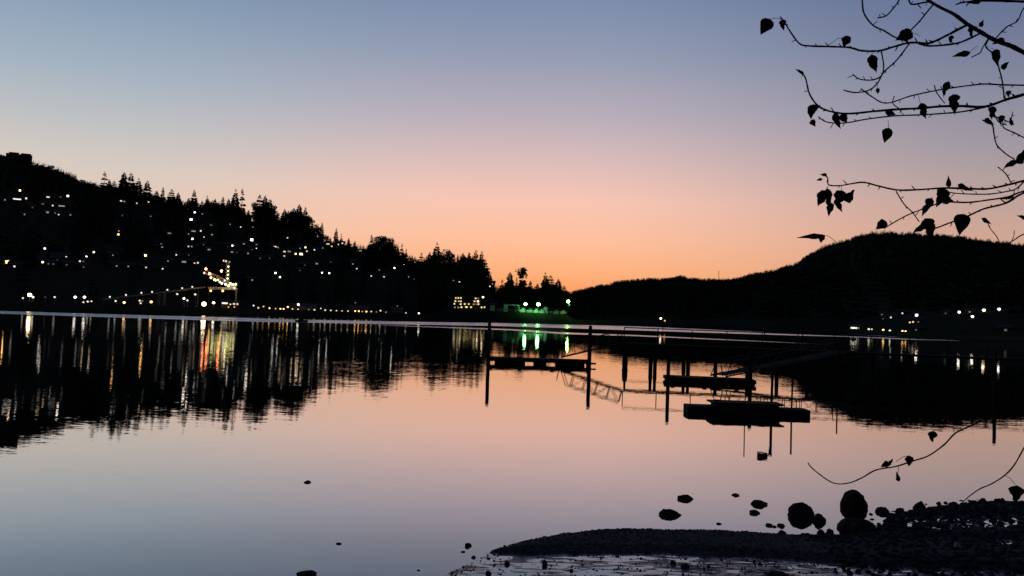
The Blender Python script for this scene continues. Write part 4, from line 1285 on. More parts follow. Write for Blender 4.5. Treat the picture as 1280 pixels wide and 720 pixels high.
# dock 2
def dock_two():
    a, b = at(830.5, 477.2), at(945.5, 482.2)
    X, Y = frame_of(a, b)
    L = (b - a).length; s = a.y / F_PX; dep = 1.8
    c = (a + b) / 2
    root = thing('floating_dock', (c.x, c.y, 0), 'narrow floating dock with notched left end between two piles', 'dock', 'floating docks')
    zt = 6.2 * s
    m = MB(); n = 22
    for i in range(n):
        p = a.lerp(b, (i + 0.5) / n) + Y * dep / 2
        m.box((p.x, p.y, zt - 0.03), (L / n * 0.97, dep + random.uniform(-.05, .05), 0.06), X, Y)
    m.build('deck', M['wood'], root)
    p = c + Y * dep / 2 + X * 0.12
    MB().box((p.x, p.y, (zt - 0.064 - 0.3) / 2), (L * 0.92, dep * 0.94, zt - 0.064 + 0.3), X, Y).build('float', M['float'], root)
    for q in (0.05, dep - 0.05):
        p = c + Y * q
        MB().box((p.x, p.y, zt - 0.125), (L, 0.09, 0.12), X, Y).build('side_beam', M['wood'], root)
    for q in (0.1, 0.45, 0.8):
        p = a.lerp(b, q)
        MB().box((p.x, p.y + .2, zt + 0.03), (0.2, 0.09, 0.06), X, Y).build('cleat', M['dark_steel'], root)
dock_two()
pile(835, 477.6, 427, 4.6, 'tall pile at the left end of the notched dock')
pile(937.8, 482.8, 430, 5.0, 'thick pile at the right end of the notched dock')
q0 = at(903, 480.2); q0 = Vector((q0.x, q0.y + 0.9, 0.34))
tq = ray(1052, hor(1052)); tt = (PA.x * PX_.y - PA.y * PX_.x) / (tq.x * PX_.y - tq.y * PX_.x)
q1 = Vector((tq.x * tt, tq.y * tt, PZ))
gangway(q0, q1, 0.9, 0.7, 'truss gangway from the notched dock to the pier', 7, kb=0.5)

# raft
def raft():
    s = at(935, 518.6).y / F_PX
    a, b = at(854, 515.8), at(1015, 521.2)
    X, Y = frame_of(a, b)
    U = lambda px: a + X * ((at(px, 516 + (px - 854) * 0.0345) - a).dot(X))
    root = thing('swim_raft', ((a.x + b.x) / 2, (a.y + b.y) / 2, 0), 'nearest dark float with a raised middle deck and lower end blocks', 'raft', 'floating docks')
    def blk(x0, x1, z0, z1, d0, d1, nm, m):
        p0, p1 = U(x0), U(x1)
        p = (p0 + p1) / 2 + Y * (d0 + d1) / 2
        o = MB().box((p.x, p.y, (z0 + z1) / 2), ((p1 - p0).length, d1 - d0, z1 - z0), X, Y).build(nm, M[m], root)
        md = o.modifiers.new('bevel', 'BEVEL'); md.width = 0.02; md.segments = 2
    blk(861, 896.5, -0.2, 8.6 * s, 0.05, 0.85, 'float', 'float')
    blk(897, 976, -0.25, 11.2 * s, 0.0, 0.95, 'float', 'float')
    blk(976.5, 1015, -0.2, 8.0 * s, 0.05, 0.85, 'float', 'float')
    m = MB(); n = 20
    p0, p1 = U(892), U(982)
    for i in range(n):
        p = p0.lerp(p1, (i + 0.5) / n) + Y * 0.5
        m.box((p.x, p.y, 13.2 * s), ((p1 - p0).length / n * 0.95, 1.05 + random.uniform(-.06, .06), 0.05), X, Y)
    m.build('deck', M['wood'], root)
    for q in (0.1, 0.5, 0.9):
        p = (p0 + p1) / 2 + Y * q
        MB().box((p.x, p.y, 12.1 * s), ((p1 - p0).length * 0.93, 0.08, 0.035), X, Y).build('deck_beam', M['wood'], root)
    blk(898, 905, 14.2 * s, 16 * s, 0.5, 0.6, 'cleat', 'dark_steel')
    for (px, top, r, d) in ((939, 463, 0.018, 0.7), (971, 468, 0.022, 0.6), (974.3, 466, 0.028, 0.75), (996.6, 471, 0.03, 0.5)):
        p = U(px) + Y * d
        h = (518.6 + (px - 935) * 0.0345 - top) * s
        q = MB().tube([(p.x, p.y, 0.2), (p.x + 0.01, p.y, h)], r, 8).build('post', M['pile'], root)
        if px == 971:
            e = U(964) + Y * d
            MB().tube([(p.x, p.y, h - 0.25), (p.x - 0.03, p.y, h), (e.x, e.y, h + 0.06)], 0.02, 6).build('arm', M['dark_steel'], q)
            MB().box((U(961.5).x, e.y, h + 0.06), (0.29, 0.22, 0.24)).build('nest_box', M['wood'], q)
raft()
pile(1243.5, 497, 439, 4.2, 'lone pile low at the far right under the mountain reflection', None)
pile(1047, 485, 429, 1.8, 'thin lone pole right of the raft', None, name='thin_pole')

# ------------------------------------------------------------------ beach
def poly_sd(px, py, poly):
    """signed distance, positive inside"""
    n = len(poly)
    d = np.full(px.shape, 1e9); inside = np.zeros(px.shape, bool)
    for i in range(n):
        ax, ay = poly[i]; bx, by = poly[(i + 1) % n]
        ex, ey = bx - ax, by - ay
        t = np.clip(((px - ax) * ex + (py - ay) * ey) / (ex * ex + ey * ey), 0, 1)
        d = np.minimum(d, np.hypot(px - ax - t * ex, py - ay - t * ey))
        c = ((ay > py) != (by > py)) & (px < ex * (py - ay) / (ey if abs(ey) > 1e-9 else 1e-9) + ax)
        inside ^= c
    return np.where(inside, d, -d)
W = lambda pts: [(at(x, y).x, at(x, y).y) for x, y in pts]
DRY = W([(614, 691), (640, 681.5), (670, 674), (710, 666.5), (760, 662.5), (800, 661.5), (880, 664), (960, 668.5), (1040, 672), (1090, 671), (1098, 660), (1110, 648), (1130, 641), (1165, 637), (1200, 632), (1240, 629), (1290, 627)]) + [(13, 16.6), (26, 18.2), (26, 6)] + W([(1300, 716), (1120, 709), (1000, 703), (930, 697.5), (820, 693.5), (700, 693), (650, 694)])
WET = W([(626, 688), (600, 698), (560, 716), (530, 740), (500, 790), (1400, 800), (1500, 735), (1300, 712), (1000, 700), (800, 690)])
PUD = W([(1100, 652), (1130, 644), (1290, 640), (1290, 664), (1180, 668), (1110, 662)])
PUD2 = W([(1130, 668), (1290, 672), (1290, 688), (1130, 682)])
def beach_z(x, y):
    sd = poly_sd(x, y, DRY); sw = poly_sd(x, y, WET)
    n1 = fbm(x * 2.2, y * 2.2, 5); n2 = fbm(x * 9.0 + 40, y * 9.0, 3); n3 = fbm(x * 3.5 + 80, y * 14.0, 3)
    z = np.where(sd > 0, np.minimum(0.015 + 0.22 * sd, 0.075), np.maximum(sd * 0.09, -0.6)) + n1 * 0.05 * np.clip(sd * 3 + 1, 0.25, 1) + n2 * 0.03
    n4 = fbm(x * 5.0 + 33, y * 26.0, 3)
    zw = -0.0005 + n4 * 0.030 + n3 * 0.014 + n1 * 0.01 + 0.004 * np.clip((x - 1.6) * 0.8, 0, 1.2)
    z = np.where((sw > 0) & (sd < 0.06), np.maximum(zw, np.where(sd > -0.05, z, -9)), z)
    p = np.clip(poly_sd(x, y, PUD) * 5, 0, 1)
    z = z * (1 - p) + p * (-0.004 + fbm(x * 5.5 + 9, y * 9.0, 4) * 0.13)
    p = np.clip(poly_sd(x, y, PUD2) * 5, 0, 1)
    z = z * (1 - p) + p * (0.012 + fbm(x * 4.5 + 29, y * 9.0, 4) * 0.10)
    near = (8.7 - y) * 0.19 - 0.05
    return np.where(near > -0.05, np.maximum(z, near), z)
def beach_material():
    m = bpy.data.materials.new('wet_gravel')
    m.use_nodes = True
    n, l = m.node_tree.nodes, m.node_tree.links
    p = n['Principled BSDF']
    g = n.new('ShaderNodeNewGeometry')
    sx = n.new('ShaderNodeSeparateXYZ')
    l.new(g.outputs['Position'], sx.inputs[0])
    nz = n.new('ShaderNodeTexNoise'); nz.inputs['Scale'].default_value = 9; nz.inputs['Detail'].default_value = 6
    l.new(g.outputs['Position'], nz.inputs['Vector'])
    ad = n.new('ShaderNodeMath'); ad.operation = 'MULTIPLY_ADD'
    l.new(nz.outputs['Fac'], ad.inputs[0]); ad.inputs[1].default_value = 0.03
    l.new(sx.outputs['Z'], ad.inputs[2])
    w = n.new('ShaderNodeMapRange'); w.interpolation_type = 'SMOOTHSTEP'
    l.new(ad.outputs[0], w.inputs['Value'])
    for a, b in (('From Min', 0.016), ('From Max', 0.034), ('To Min', 0.0), ('To Max', 1.0)): w.inputs[a].default_value = b
    def mr(lo, hi, sock):
        q = n.new('ShaderNodeMapRange')
        l.new(w.outputs[0], q.inputs['Value'])
        q.inputs['To Min'].default_value = lo; q.inputs['To Max'].default_value = hi
        l.new(q.outputs[0], p.inputs[sock])
    mr(0.22, 0.95, 'Roughness'); mr(0.36, 0.03, 'Specular IOR Level')
    p.inputs['IOR'].default_value = 1.5
    big = n.new('ShaderNodeTexNoise'); big.inputs['Scale'].default_value = 26; big.inputs['Detail'].default_value = 5
    l.new(g.outputs['Position'], big.inputs['Vector'])
    r = ramp(n, [(0.35, (0.03, 0.027, 0.025, 1)), (0.65, (0.11, 0.095, 0.085, 1))])
    l.new(big.outputs['Fac'], r.inputs[0])
    l.new(r.outputs[0], p.inputs['Base Color'])
    b = n.new('ShaderNodeBump'); b.inputs['Strength'].default_value = 0.5; b.inputs['Distance'].default_value = 0.02
    l.new(big.outputs['Fac'], b.inputs['Height'])
    l.new(b.outputs[0], p.inputs['Normal'])
    return m
M['beach'] = beach_material()
def grid(name, xs, ys, zf, m):
    gx, gy = np.meshgrid(xs, ys)
    gz = zf(gx, gy)
    v = np.stack([gx.ravel(), gy.ravel(), gz.ravel()], 1)
    nx, ny = len(xs), len(ys)
    i = (np.arange(ny - 1)[:, None] * nx + np.arange(nx - 1)[None, :]).ravel()
    f = np.stack([i, i + 1, i + nx + 1, i + nx], 1)
    keep = gz.ravel()[f].max(1) > -0.3
    f = f[keep]
    o = bulk(name, v.tolist(), f.tolist(), m)
    o.data.polygons.foreach_set('use_smooth', [True] * len(o.data.polygons))
    return tag(o, kind='structure')
grid('beach', np.arange(-3.5, 12.0, 0.03), np.arange(8.0, 18.5, 0.03), beach_z, M['beach'])
grid('beach', np.arange(11.97, 25.0, 0.08), np.arange(8.0, 19.0, 0.08), beach_z, M['beach'])
grid('shore_ground', np.concatenate([np.arange(-60, -4, 4.0), np.arange(-4, 14, 0.5), np.arange(14, 61, 4.0)]), np.concatenate([np.arange(-60, -4, 4.0), np.arange(-4, 8.3, 0.3)]),
     lambda x, y: np.minimum((8.7 - y) * 0.19 - 0.055, 1.6) + fbm(x * 0.7, y * 0.7) * 0.12 * np.clip((7.5 - y), 0, 1), M['soil'])

# ------------------------------------------------------------------ stones
def ico(sub=2):
    t = (1 + 5 ** 0.5) / 2
    v = [Vector(p).normalized() for p in [(-1, t, 0), (1, t, 0), (-1, -t, 0), (1, -t, 0), (0, -1, t), (0, 1, t), (0, -1, -t), (0, 1, -t), (t, 0, -1), (t, 0, 1), (-t, 0, -1), (-t, 0, 1)]]
    f = [(0, 11, 5), (0, 5, 1), (0, 1, 7), (0, 7, 10), (0, 10, 11), (1, 5, 9), (5, 11, 4), (11, 10, 2), (10, 7, 6), (7, 1, 8), (3, 9, 4), (3, 4, 2), (3, 2, 6), (3, 6, 8), (3, 8, 9), (4, 9, 5), (2, 4, 11), (6, 2, 10), (8, 6, 7), (9, 8, 1)]
    for _ in range(sub):
        mid = {}; nf = []
        def mp(a, b):
            k = (min(a, b), max(a, b))
            if k not in mid:
                v.append((v[a] + v[b]).normalized()); mid[k] = len(v) - 1
            return mid[k]
        for a, b, c in f:
            ab, bc, ca = mp(a, b), mp(b, c), mp(c, a)
            nf += [(a, ab, ca), (b, bc, ab), (c, ca, bc), (ab, bc, ca)]
        f = nf
    return v, f
ICO3, ICO1, ICO0 = ico(3), ico(1), ico(0)
from mathutils import noise as mnoise
def stone(px, ywl, wpx, hpx, label, group='stones in the shallows', z0=0.0, lean=0.0, pointy=0.0, sink=0.35, rough=1.0):
    b = at(px, ywl, z0)
    s = b.y / F_PX
    w, h = wpx * s / 2, hpx * s
    q = random.Random(label)
    sd = Vector((q.random() * 50, q.random() * 50, q.random() * 50))
    m = MB(); vs = []
    for p in ICO3[0]:
        k = 1 + rough * 0.30 * mnoise.noise(p * 1.2 + sd) + rough * 0.13 * mnoise.noise(p * 3.1 + sd) + 0.05 * mnoise.noise(p * 8 + sd) - rough * 0.20 * max(0.0, abs(mnoise.noise(p * 1.7 - sd)) - 0.05)
        q = p * k
        zz = q.z
        x = q.x * (1 - pointy * max(0, zz)) + lean * zz
        q = Vector((x * w, q.y * w * 0.8, zz * h * 0.98 if zz > 0 else zz * h * sink * 2))
        vs.append((b.x + q.x, b.y + w * 0.5 + q.y, z0 + q.z))
    m.add(vs, ICO3[1])
    o = m.build('stone', M['rock'], loc=(b.x, b.y + w * 0.5, z0), smooth=True)
    return tag(o, label, 'stone', group)

stone(838, 645, 27, 7.5, 'flat wedge stone awash, farthest left of the shallow water stones near the spit', lean=-0.25, pointy=0.3)
stone(857, 624.6, 18, 5.2, 'small oval stone awash above the flat wedge stone')
stone(950, 631.6, 19, 6.5, 'low domed stone awash, upper of a close pair left of the cobble')
stone(944, 642, 14, 4.2, 'small stone awash, lower of a close pair')
stone(962, 657.6, 10, 2.8, 'tiny flat stone below the close pair, near the spit')
stone(977, 658, 11, 3.4, 'tiny flat stone, right neighbour near the spit rim')
stone(899, 655.4, 7, 1.8, 'tiny dark fleck of stone awash above the spit crest')
stone(920, 619.6, 9, 2.6, 'tiny stone farthest out in the water below the raft')
stone(384, 603.4, 9, 2.6, 'single tiny stone alone in open water at left')
stone(423, 680.4, 7, 1.8, 'faint tiny stone low in the open water left of centre')
stone(585, 683, 9, 4.2, 'small round stone in water left of the spit tip')
stone(579, 690.4, 6, 1.4, 'tiny sliver of stone under the small round one left of the tip')
stone(592, 697.4, 6, 2.6, 'small pebble at the edge of the wet flat')
stone(382, 721.5, 24, 6.0, 'dark stone cut by the bottom edge at left')
stone(523, 713.5, 4, 1.2, 'speck of stone near the bottom edge left of the wet flat')
stone(1004, 646.2, 31, 17.5, 'big rounded cobble half under water left of the tall boulder', lean=-0.05, rough=0.75)
stone(1025.5, 652.6, 16, 9, 'smaller rounded cobble touching the big cobble')
stone(1076, 664, 46, 14, 'wide flat base rock under the tall boulder', 'boulders by the bank', sink=0.6)
stone(1070.5, 634, 33, 20.5, 'tall rounded boulder standing on the flat base rock', 'boulders by the bank', z0=0.2, lean=0.05, sink=0.5, rough=0.5, pointy=0.16)
stone(1038, 672.5, 12, 12, 'upright egg shaped stone between cobble and base rock')
stone(1027, 667.5, 10, 6, 'small pointed stone left of the egg shaped one', pointy=0.4)
stone(1011, 673, 12, 5, 'low stone on the spit rim under the cobble')
stone(979, 671, 13, 7.5, 'small dark stone on the spit rim left of the cobble')
stone(968, 659, 6, 2, 'tiny stone left of the flat fleck by the spit rim')
stone(1104, 641, 16, 6.5, 'square stone awash at the start of the right bank', 'stones along the right bank')
stone(1127, 641, 11, 6, 'small stone second along the right bank', 'stones along the right bank')
stone(1116, 646.5, 14, 5, 'flat stone below the start of the right bank', 'stones along the right bank')
stone(1151, 636.6, 16, 9, 'jagged stone rising above the right bank', 'stones along the right bank', pointy=0.2)
stone(1174, 630, 6, 2.6, 'tiny stone in the water above the right bank, left of two', 'stones along the right bank')
stone(1182.5, 629, 5, 2, 'tiny stone in the water above the right bank, right of two', 'stones along the right bank')
stone(1193, 634, 12, 6, 'low stone under the drooping twig tip', 'stones along the right bank')
stone(1218, 632, 12, 6, 'rounded stone right of the drooping twig tip', 'stones along the right bank')
stone(1230, 630.5, 12, 7, 'rounded stone further right on the bank', 'stones along the right bank')
stone(1250, 631, 14, 6, 'broad low stone near the right frame edge', 'stones along the right bank')
stone(634, 706, 7, 5, 'little upright stone on the wet flat at its left', 'stones on the wet flat')
stone(681, 706.5, 7, 6, 'little upright stone on the wet flat, second', 'stones on the wet flat')
stone(842, 706, 8, 6, 'little dark stone on the wet flat below the spit', 'stones on the wet flat')
stone(857, 711, 12, 5, 'wider dark stone on the wet flat below the spit', 'stones on the wet flat')
stone(974, 722, 30, 6, 'dark rock at the bottom edge under the spit', 'stones on the wet flat')
stone(610, 718, 8, 4, 'small stone at the bottom left of the wet flat', 'stones on the wet flat')
stone(1198, 684.5, 8, 6, 'single pale stone on the dark right bank', 'stones along the right bank', z0=0.09).data.materials[0] = mat('pale_stone', (0.42, 0.38, 0.35), 0.8, 0.3, 0.2, 9.0)

def pebbles():
    V, Fc, off = [], [], 0
    v0 = np.array([tuple(p) for p in ICO1[0]]); f0 = np.array(ICO1[1])
    n = 6500
    xs = rng.uniform(-1.2, 10.5, n * 4); ys = rng.uniform(10.0, 17.5, n * 4)
    sd = poly_sd(xs, ys, DRY)
    z = beach_z(xs, ys)
    rim = np.exp(-np.abs(sd) / 0.35)
    ok = ((sd > 0) & (rng.random(n * 4) < 0.35 + 0.65 * rim)) | ((sd > -0.35) & (rng.random(n * 4) < 0.12 * rim)) | ((sd <= 0) & (poly_sd(xs, ys, WET) > 0) & (rng.random(n * 4) < 0.3))
    idx = np.nonzero(ok)[0][:n]
    for i in idx:
        big = xs[i] > 4.2
        r = rng.uniform(0.005, 0.013) * (2.6 if big else 1.0) * (1.6 if rng.random() < 0.08 else 1)
        nz = 1 + 0.22 * (rng.random(len(v0)) - 0.5)
        a = rng.uniform(0, 6.28); ca, sa = math.cos(a), math.sin(a)
        q = v0 * nz[:, None] * np.array([1.25, 0.9, 0.65]) * r
        q = np.stack([q[:, 0] * ca - q[:, 1] * sa, q[:, 0] * sa + q[:, 1] * ca, q[:, 2]], 1)
        V.append(q + np.array([xs[i], ys[i], max(z[i], -0.01) + r * 0.3]))
        Fc.append(f0 + off); off += len(v0)
    o = bulk('pebbles', np.concatenate(V).tolist(), np.concatenate(Fc).tolist(), M['rock'])
    tag(o, 'dark pebbles strewn over the gravel spit and bank', 'pebbles', kind='stuff')
pebbles()

# ------------------------------------------------------------------ overhanging tree at the right
def smooth_path(pts, sub=4):
    out = []
    P = [pts[0]] + pts + [pts[-1]]
    for i in range(1, len(P) - 2):
        for k in range(sub):
            t = k / sub
            a, b, c, d = P[i - 1], P[i], P[i + 1], P[i + 2]
            out.append(0.5 * ((2 * b) + (c - a) * t + (2 * a - 5 * b + 4 * c - d) * t * t + (3 * b - a - 3 * c + d) * t ** 3))
    out.append(pts[-1])
    return out

def overhang():
    D0 = 4.6
    tx, ty = 4.3, 4.4      # trunk foot
    gz = min((8.7 - ty) * 0.19 - 0.055, 1.6)
    root = thing('alder_tree', (tx, ty, gz), 'bare twigged tree reaching in from the right with a few withered leaves', 'tree')
    trunk = [(tx, ty, gz - 0.3), (tx + 0.05, ty, gz + 1.0), (tx - 0.05, ty + 0.05, 3.2), (tx + 0.05, ty, 5.0), (tx + 0.1, ty + 0.1, 7.5)]
    MB().tube(smooth_path([Vector(p) for p in trunk], 5), list(np.linspace(0.17, 0.07, 21)), 12).build('trunk', M['bark'], root, smooth=True)
    R = random.Random(5)
    def pt(x, y, d):
        r = ray(x, y)
        return Vector((0, 0, CAM_H)) + r * (d / r.y)
    def branch(pix, w0, w1, d0, d1, limb=None, buds=True, name='branch'):
        n = len(pix)
        pts = [pt(x, y, d0 + (d1 - d0) * i / max(n - 1, 1) + R.uniform(-.03, .03)) for i, (x, y) in enumerate(pix)]
        px = D0 / F_PX
        if limb:
            L = Vector(limb)
            pts = [L, L.lerp(pts[0], 0.5) + Vector((0, 0, 0.10))] + pts
        path = smooth_path(pts, 5)
        k = len(path)
        lim = 11 if limb else 0
        rad = []
        for i in range(k):
            if limb and i < 10:
                rad.append((w0 * (2.2 - 1.2 * i / 10)) / 2 * px)
            else:
                t = (i - lim) / max(k - 1 - lim, 1)
                rad.append((w0 + (w1 - w0) * t) / 2 * px * R.uniform(0.9, 1.12))
        m = MB().tube(path, rad, 6)
        if buds:
            for i in range(lim + 3, k - 1, 3):
                if R.random() < 0.75:
                    t = (path[min(i + 1, k - 1)] - path[i - 1]).normalized()
                    up = Vector((R.uniform(-.5, .5), R.uniform(-.6, .6), R.choice((-1, 1)) * R.uniform(0.5, 1))).normalized()
                    d = (t * 0.7 + up * 0.8).normalized()
                    l = R.uniform(3, 8) * px
                    a = path[i]
                    m.tube([a, a + d * l * 0.6, a + d * l], [max(rad[i] * 0.6, 0.0016), max(rad[i] * 0.6, 0.0022), 0.0008], 5)
        m.build(name, M['twig'], root)
    T = lambda z: (tx - 0.05, ty, z)
    branch([(1330, 90), (1280, 65.6), (1263.6, 57.4), (1244.5, 50.6), (1225, 39.6), (1209, 30), (1192.5, 17.8), (1176, 9.6), (1159.7, 0), (1140, -14), (1118, -22)], 6.2, 2.6, 4.5, 4.3, T(4.1), False)
    branch([(1209, 31), (1187, 42.4), (1170.6, 50.6), (1159.7, 54), (1137.8, 53.3), (1118.7, 58), (1099.5, 63.4), (1077.7, 63.4), (1061, 59.3), (1036.6, 58.2), (1012, 57.4), (999.7, 54.7), (988.8, 41), (982, 30), (976, 22)], 3.0, 1.5, 4.38, 4.0)
    branch([(1226.7, 41), (1203, 52), (1187, 55.5), (1162.4, 57.4), (1148.8, 54.7)], 2.4, 2.2, 4.4, 4.28)
    branch([(1075, -20), (1077.7, 0), (1080, 16.4), (1091, 31.4), (1105, 38.3), (1118.7, 46.5), (1135, 52)], 1.9, 1.8, 4.2, 4.25)
    branch([(1167, 5), (1158, 16), (1148.8, 27.3), (1137.8, 38.3)], 2.0, 1.6, 4.33, 4.25)
    branch([(1132, -18), (1124, 0), (1116, 11), (1107.7, 19.7), (1096.8, 22.4)], 1.9, 1.5, 4.3, 4.2)
    branch([(1128, -20), (1136, 0), (1140.5, 5.5), (1157, 2.7), (1164, 3)], 2.0, 1.9, 4.3, 4.3)
    branch([(1330, 6), (1280, 2), (1236, 0.8), (1214, 2), (1204, 3), (1195, 5.5)], 3.6, 1.8, 4.6, 4.4, T(4.5))
    branch([(1244.5, 48), (1258, 34), (1272, 26), (1278.6, 12), (1290, 4)], 1.7, 1.4, 4.45, 4.4)
    branch([(1136.5, 54.7), (1121, 75), (1105, 90), (1096.8, 104), (1086, 112.7), (1069.5, 115.7), (1054.4, 112.7)], 1.9, 1.5, 4.25, 4.1)
    branch([(1101.7, 64.3), (1104.5, 82), (1102, 94.3), (1091, 99.8), (1075, 99), (1066, 93)], 1.8, 1.4, 4.15, 4.1)
    branch([(1236, 47), (1228, 60), (1225, 66), (1214, 71.6)], 1.5, 1.3, 4.4, 4.35, None, False)
    branch([(1236, 49), (1232, 58), (1240, 66), (1246, 75), (1248.6, 84.8), (1252.7, 101), (1255.4, 123)], 1.6, 1.8, 4.42, 4.45)
    branch([(1330, 102), (1280, 118), (1258, 124.4), (1230.8, 133.4), (1203.5, 132.6), (1176, 133), (1148.8, 135.4), (1121, 136.7), (1094, 139), (1061, 142), (1039, 139.5), (1023, 132.6), (1012, 117.6), (1006.6, 97), (999, 88)], 3.8, 1.6, 4.55, 4.05, T(3.8))
    branch([(1330, 108), (1280, 106.6), (1252.7, 106), (1231, 105), (1214, 106.6), (1192.5, 109.4), (1168, 113.5), (1138, 120), (1107.7, 129), (1088.6, 120), (1076, 110.7)], 2.2, 1.5, 4.7, 4.4, T(3.75))
    branch([(1231, 134), (1203.5, 139.5), (1176, 142), (1149, 143.6), (1116, 145), (1083, 149), (1056, 153.7), (1034, 152.6), (1023, 146)], 2.0, 1.3, 4.45, 4.2)
    branch([(1168, 106.6), (1170, 114), (1176, 123), (1181, 129)], 1.4, 1.3, 4.5, 4.45, None, False)
    branch([(1125, 136.5), (1116, 129), (1118, 120)], 1.3, 1.2, 4.4, 4.4, None, False)
    branch([(1236, 134), (1240, 144), (1252, 148), (1262, 152), (1266, 140)], 1.7, 1.4, 4.45, 4.5)
    branch([(1240, 136), (1248, 152), (1258, 156)], 1.5, 1.3, 4.45, 4.5)
    branch([(1228, 150), (1240, 156), (1242.5, 167.5), (1246, 181), (1257.5, 192.5), (1268, 199)], 1.8, 1.5, 4.45, 4.5)
    branch([(1330, 196), (1280, 172), (1268, 166), (1255, 160), (1254, 154)], 1.7, 1.4, 4.6, 4.5, T(3.6))
    branch([(1330, 216), (1280, 226), (1260, 231), (1235, 236), (1210, 235.8), (1180, 235), (1150, 237), (1122.5, 237.5), (1100, 233), (1080, 228), (1065, 229.5), (1050, 232), (1036, 231), (1034.5, 222.5), (1030, 218)], 2.9, 1.3, 4.5, 4.0, T(3.4))
    branch([(1280, 227), (1270, 236), (1260, 239), (1237.5, 242.5), (1210, 242.5), (1190, 241), (1182.5, 238)], 1.8, 1.3, 4.45, 4.3)
    branch([(1247.5, 208.8), (1257.5, 217.5), (1264, 229)], 1.3, 1.5, 4.4, 4.42)
    branch([(1330, 228), (1280, 238.8), (1260, 246), (1235, 250), (1210, 253), (1182.5, 252.5), (1168, 256), (1150, 262.5), (1130, 271), (1107.5, 284)], 2.4, 1.4, 4.4, 4.1, T(3.35))
    branch([(1330, 226), (1280, 241), (1257.5, 253.8), (1230, 261), (1210, 270), (1190, 277.5), (1170, 285), (1158, 288)], 2.7, 1.5, 4.3, 4.0, T(3.3))
    branch([(1120, 239), (1130, 255), (1140, 265), (1149, 277)], 1.4, 1.2, 4.1, 4.1)
    branch([(1320, 284), (1282, 292), (1266, 301), (1250, 309)], 1.5, 1.1, 4.4, 4.2, T(3.1))
    branch([(1263, 304), (1267, 296), (1268, 288)], 1.0, 0.8, 4.3, 4.3, None, False)
    branch([(1252, 309), (1246, 296), (1238, 286), (1234, 278)], 1.1, 0.9, 4.3, 4.3, None, False)
    # low twigs over the water
    branch([(1330, 470), (1262, 508), (1218, 530), (1195, 541), (1180, 556), (1160, 570), (1140, 576.5), (1120, 583), (1095, 587.5), (1078, 597), (1062, 603.5), (1047, 604.8), (1036, 601), (1024, 592.5), (1014, 584), (1010, 578.5)], 2.1, 1.2, 4.6, 4.0, T(2.6), False)
    branch([(1330, 500), (1290, 545), (1280, 560), (1268, 581), (1256, 594), (1240, 604.5), (1225, 611), (1212, 620), (1202, 629)], 2.0, 1.0, 4.4, 3.9, T(2.4), False)

    def leaf(cx, cy, wx, wy, ang, d, curl=0.25, twist=None, pet=None, form='drop'):
        """leaf blade as a curled two sided sheet with thickness; ang = direction of the tip, degrees, 0 = right, 90 = up in the photo"""
        k = d / F_PX
        L = max(wx, wy) * k * 1.12; Wd = min(wx, wy) * k * 0.47
        nl, nw = 16, 5
        pk = R.uniform(0.56, 0.72)
        prof = [max(0.0, math.sin(math.pi * (i / nl) ** pk)) ** 0.9 * (1 - i / nl) ** 0.25 * 1.12 for i in range(nl + 1)]
        prof[0] = 0.03
        c = pt(cx, cy, d)
        a = math.radians(ang)
        X = RM @ Vector((1, 0, 0)); Z = RM @ Vector((0, 1, 0)); N = RM @ Vector((0, 0, 1))
        T1 = X * math.cos(a) + Z * math.sin(a)
        T2 = -X * math.sin(a) + Z * math.cos(a)
        if twist is None: twist = R.uniform(-0.6, 0.6)
        T2 = T2 * math.cos(twist) + N * math.sin(twist)
        NN = T1.cross(T2)
        vs = []
        rag = 0.025 if curl < 0.25 else 0.10
        ph = [R.uniform(0, 6.28) for _ in range(4)]
        jag = [1 + rag * math.sin(0.9 * (q // 2) + ph[q % 2]) + rag * 0.5 * math.sin(2.3 * (q // 2) + ph[2 + q % 2]) for q in range(2 * nl + 4)]
        if curl > 0.25 and R.random() < 0.55:          # a torn or shrivelled notch on one side
            u0, sd_, dp = R.uniform(0.3, 0.75), R.choice((0, 1)), R.uniform(0.3, 0.65)
            for q in range(2 * nl + 4):
                if q % 2 == sd_:
                    jag[q] *= 1 - dp * math.exp(-(((q // 2) / nl - u0) / 0.1) ** 2)
        for side in (0, 1):
            for i in range(nl + 1):
                u = i / nl
                for j in range(-nw, nw + 1):
                    q = j / nw
                    wv = prof[i] * Wd * q * jag[i * 2 + (j > 0)]
                    p = c + T1 * ((u - 0.45) * L) + T2 * wv
                    p = p + NN * (curl * Wd * (q * q) * 1.3 + curl * L * 0.9 * (u - 0.5) ** 2 + 0.02 * L * math.sin(9 * u + 3 * q)) + T2 * (curl * L * 0.35 * (u - 0.4) ** 2)
                    vs.append(p + NN * (0.0006 * side))
        row = 2 * nw + 1; half = row * (nl + 1)
        fs = []
        for i in range(nl):
            for j in range(row - 1):
                q = i * row + j
                fs.append((q, q + 1, q + row + 1, q + row))
                fs.append((half + q, half + q + row, half + q + row + 1, half + q + 1))
        m = MB().add(vs, fs)
        if pet:
            b = c - T1 * (0.45 * L)
            e = pt(pet[0], pet[1], d)
            mid = (b + e) / 2 + Z * (0.12 * (e - b).length)
            m.tube([b, mid, e], 0.0013, 5)
        m.build('leaf', M['leaf'], root, smooth=True)
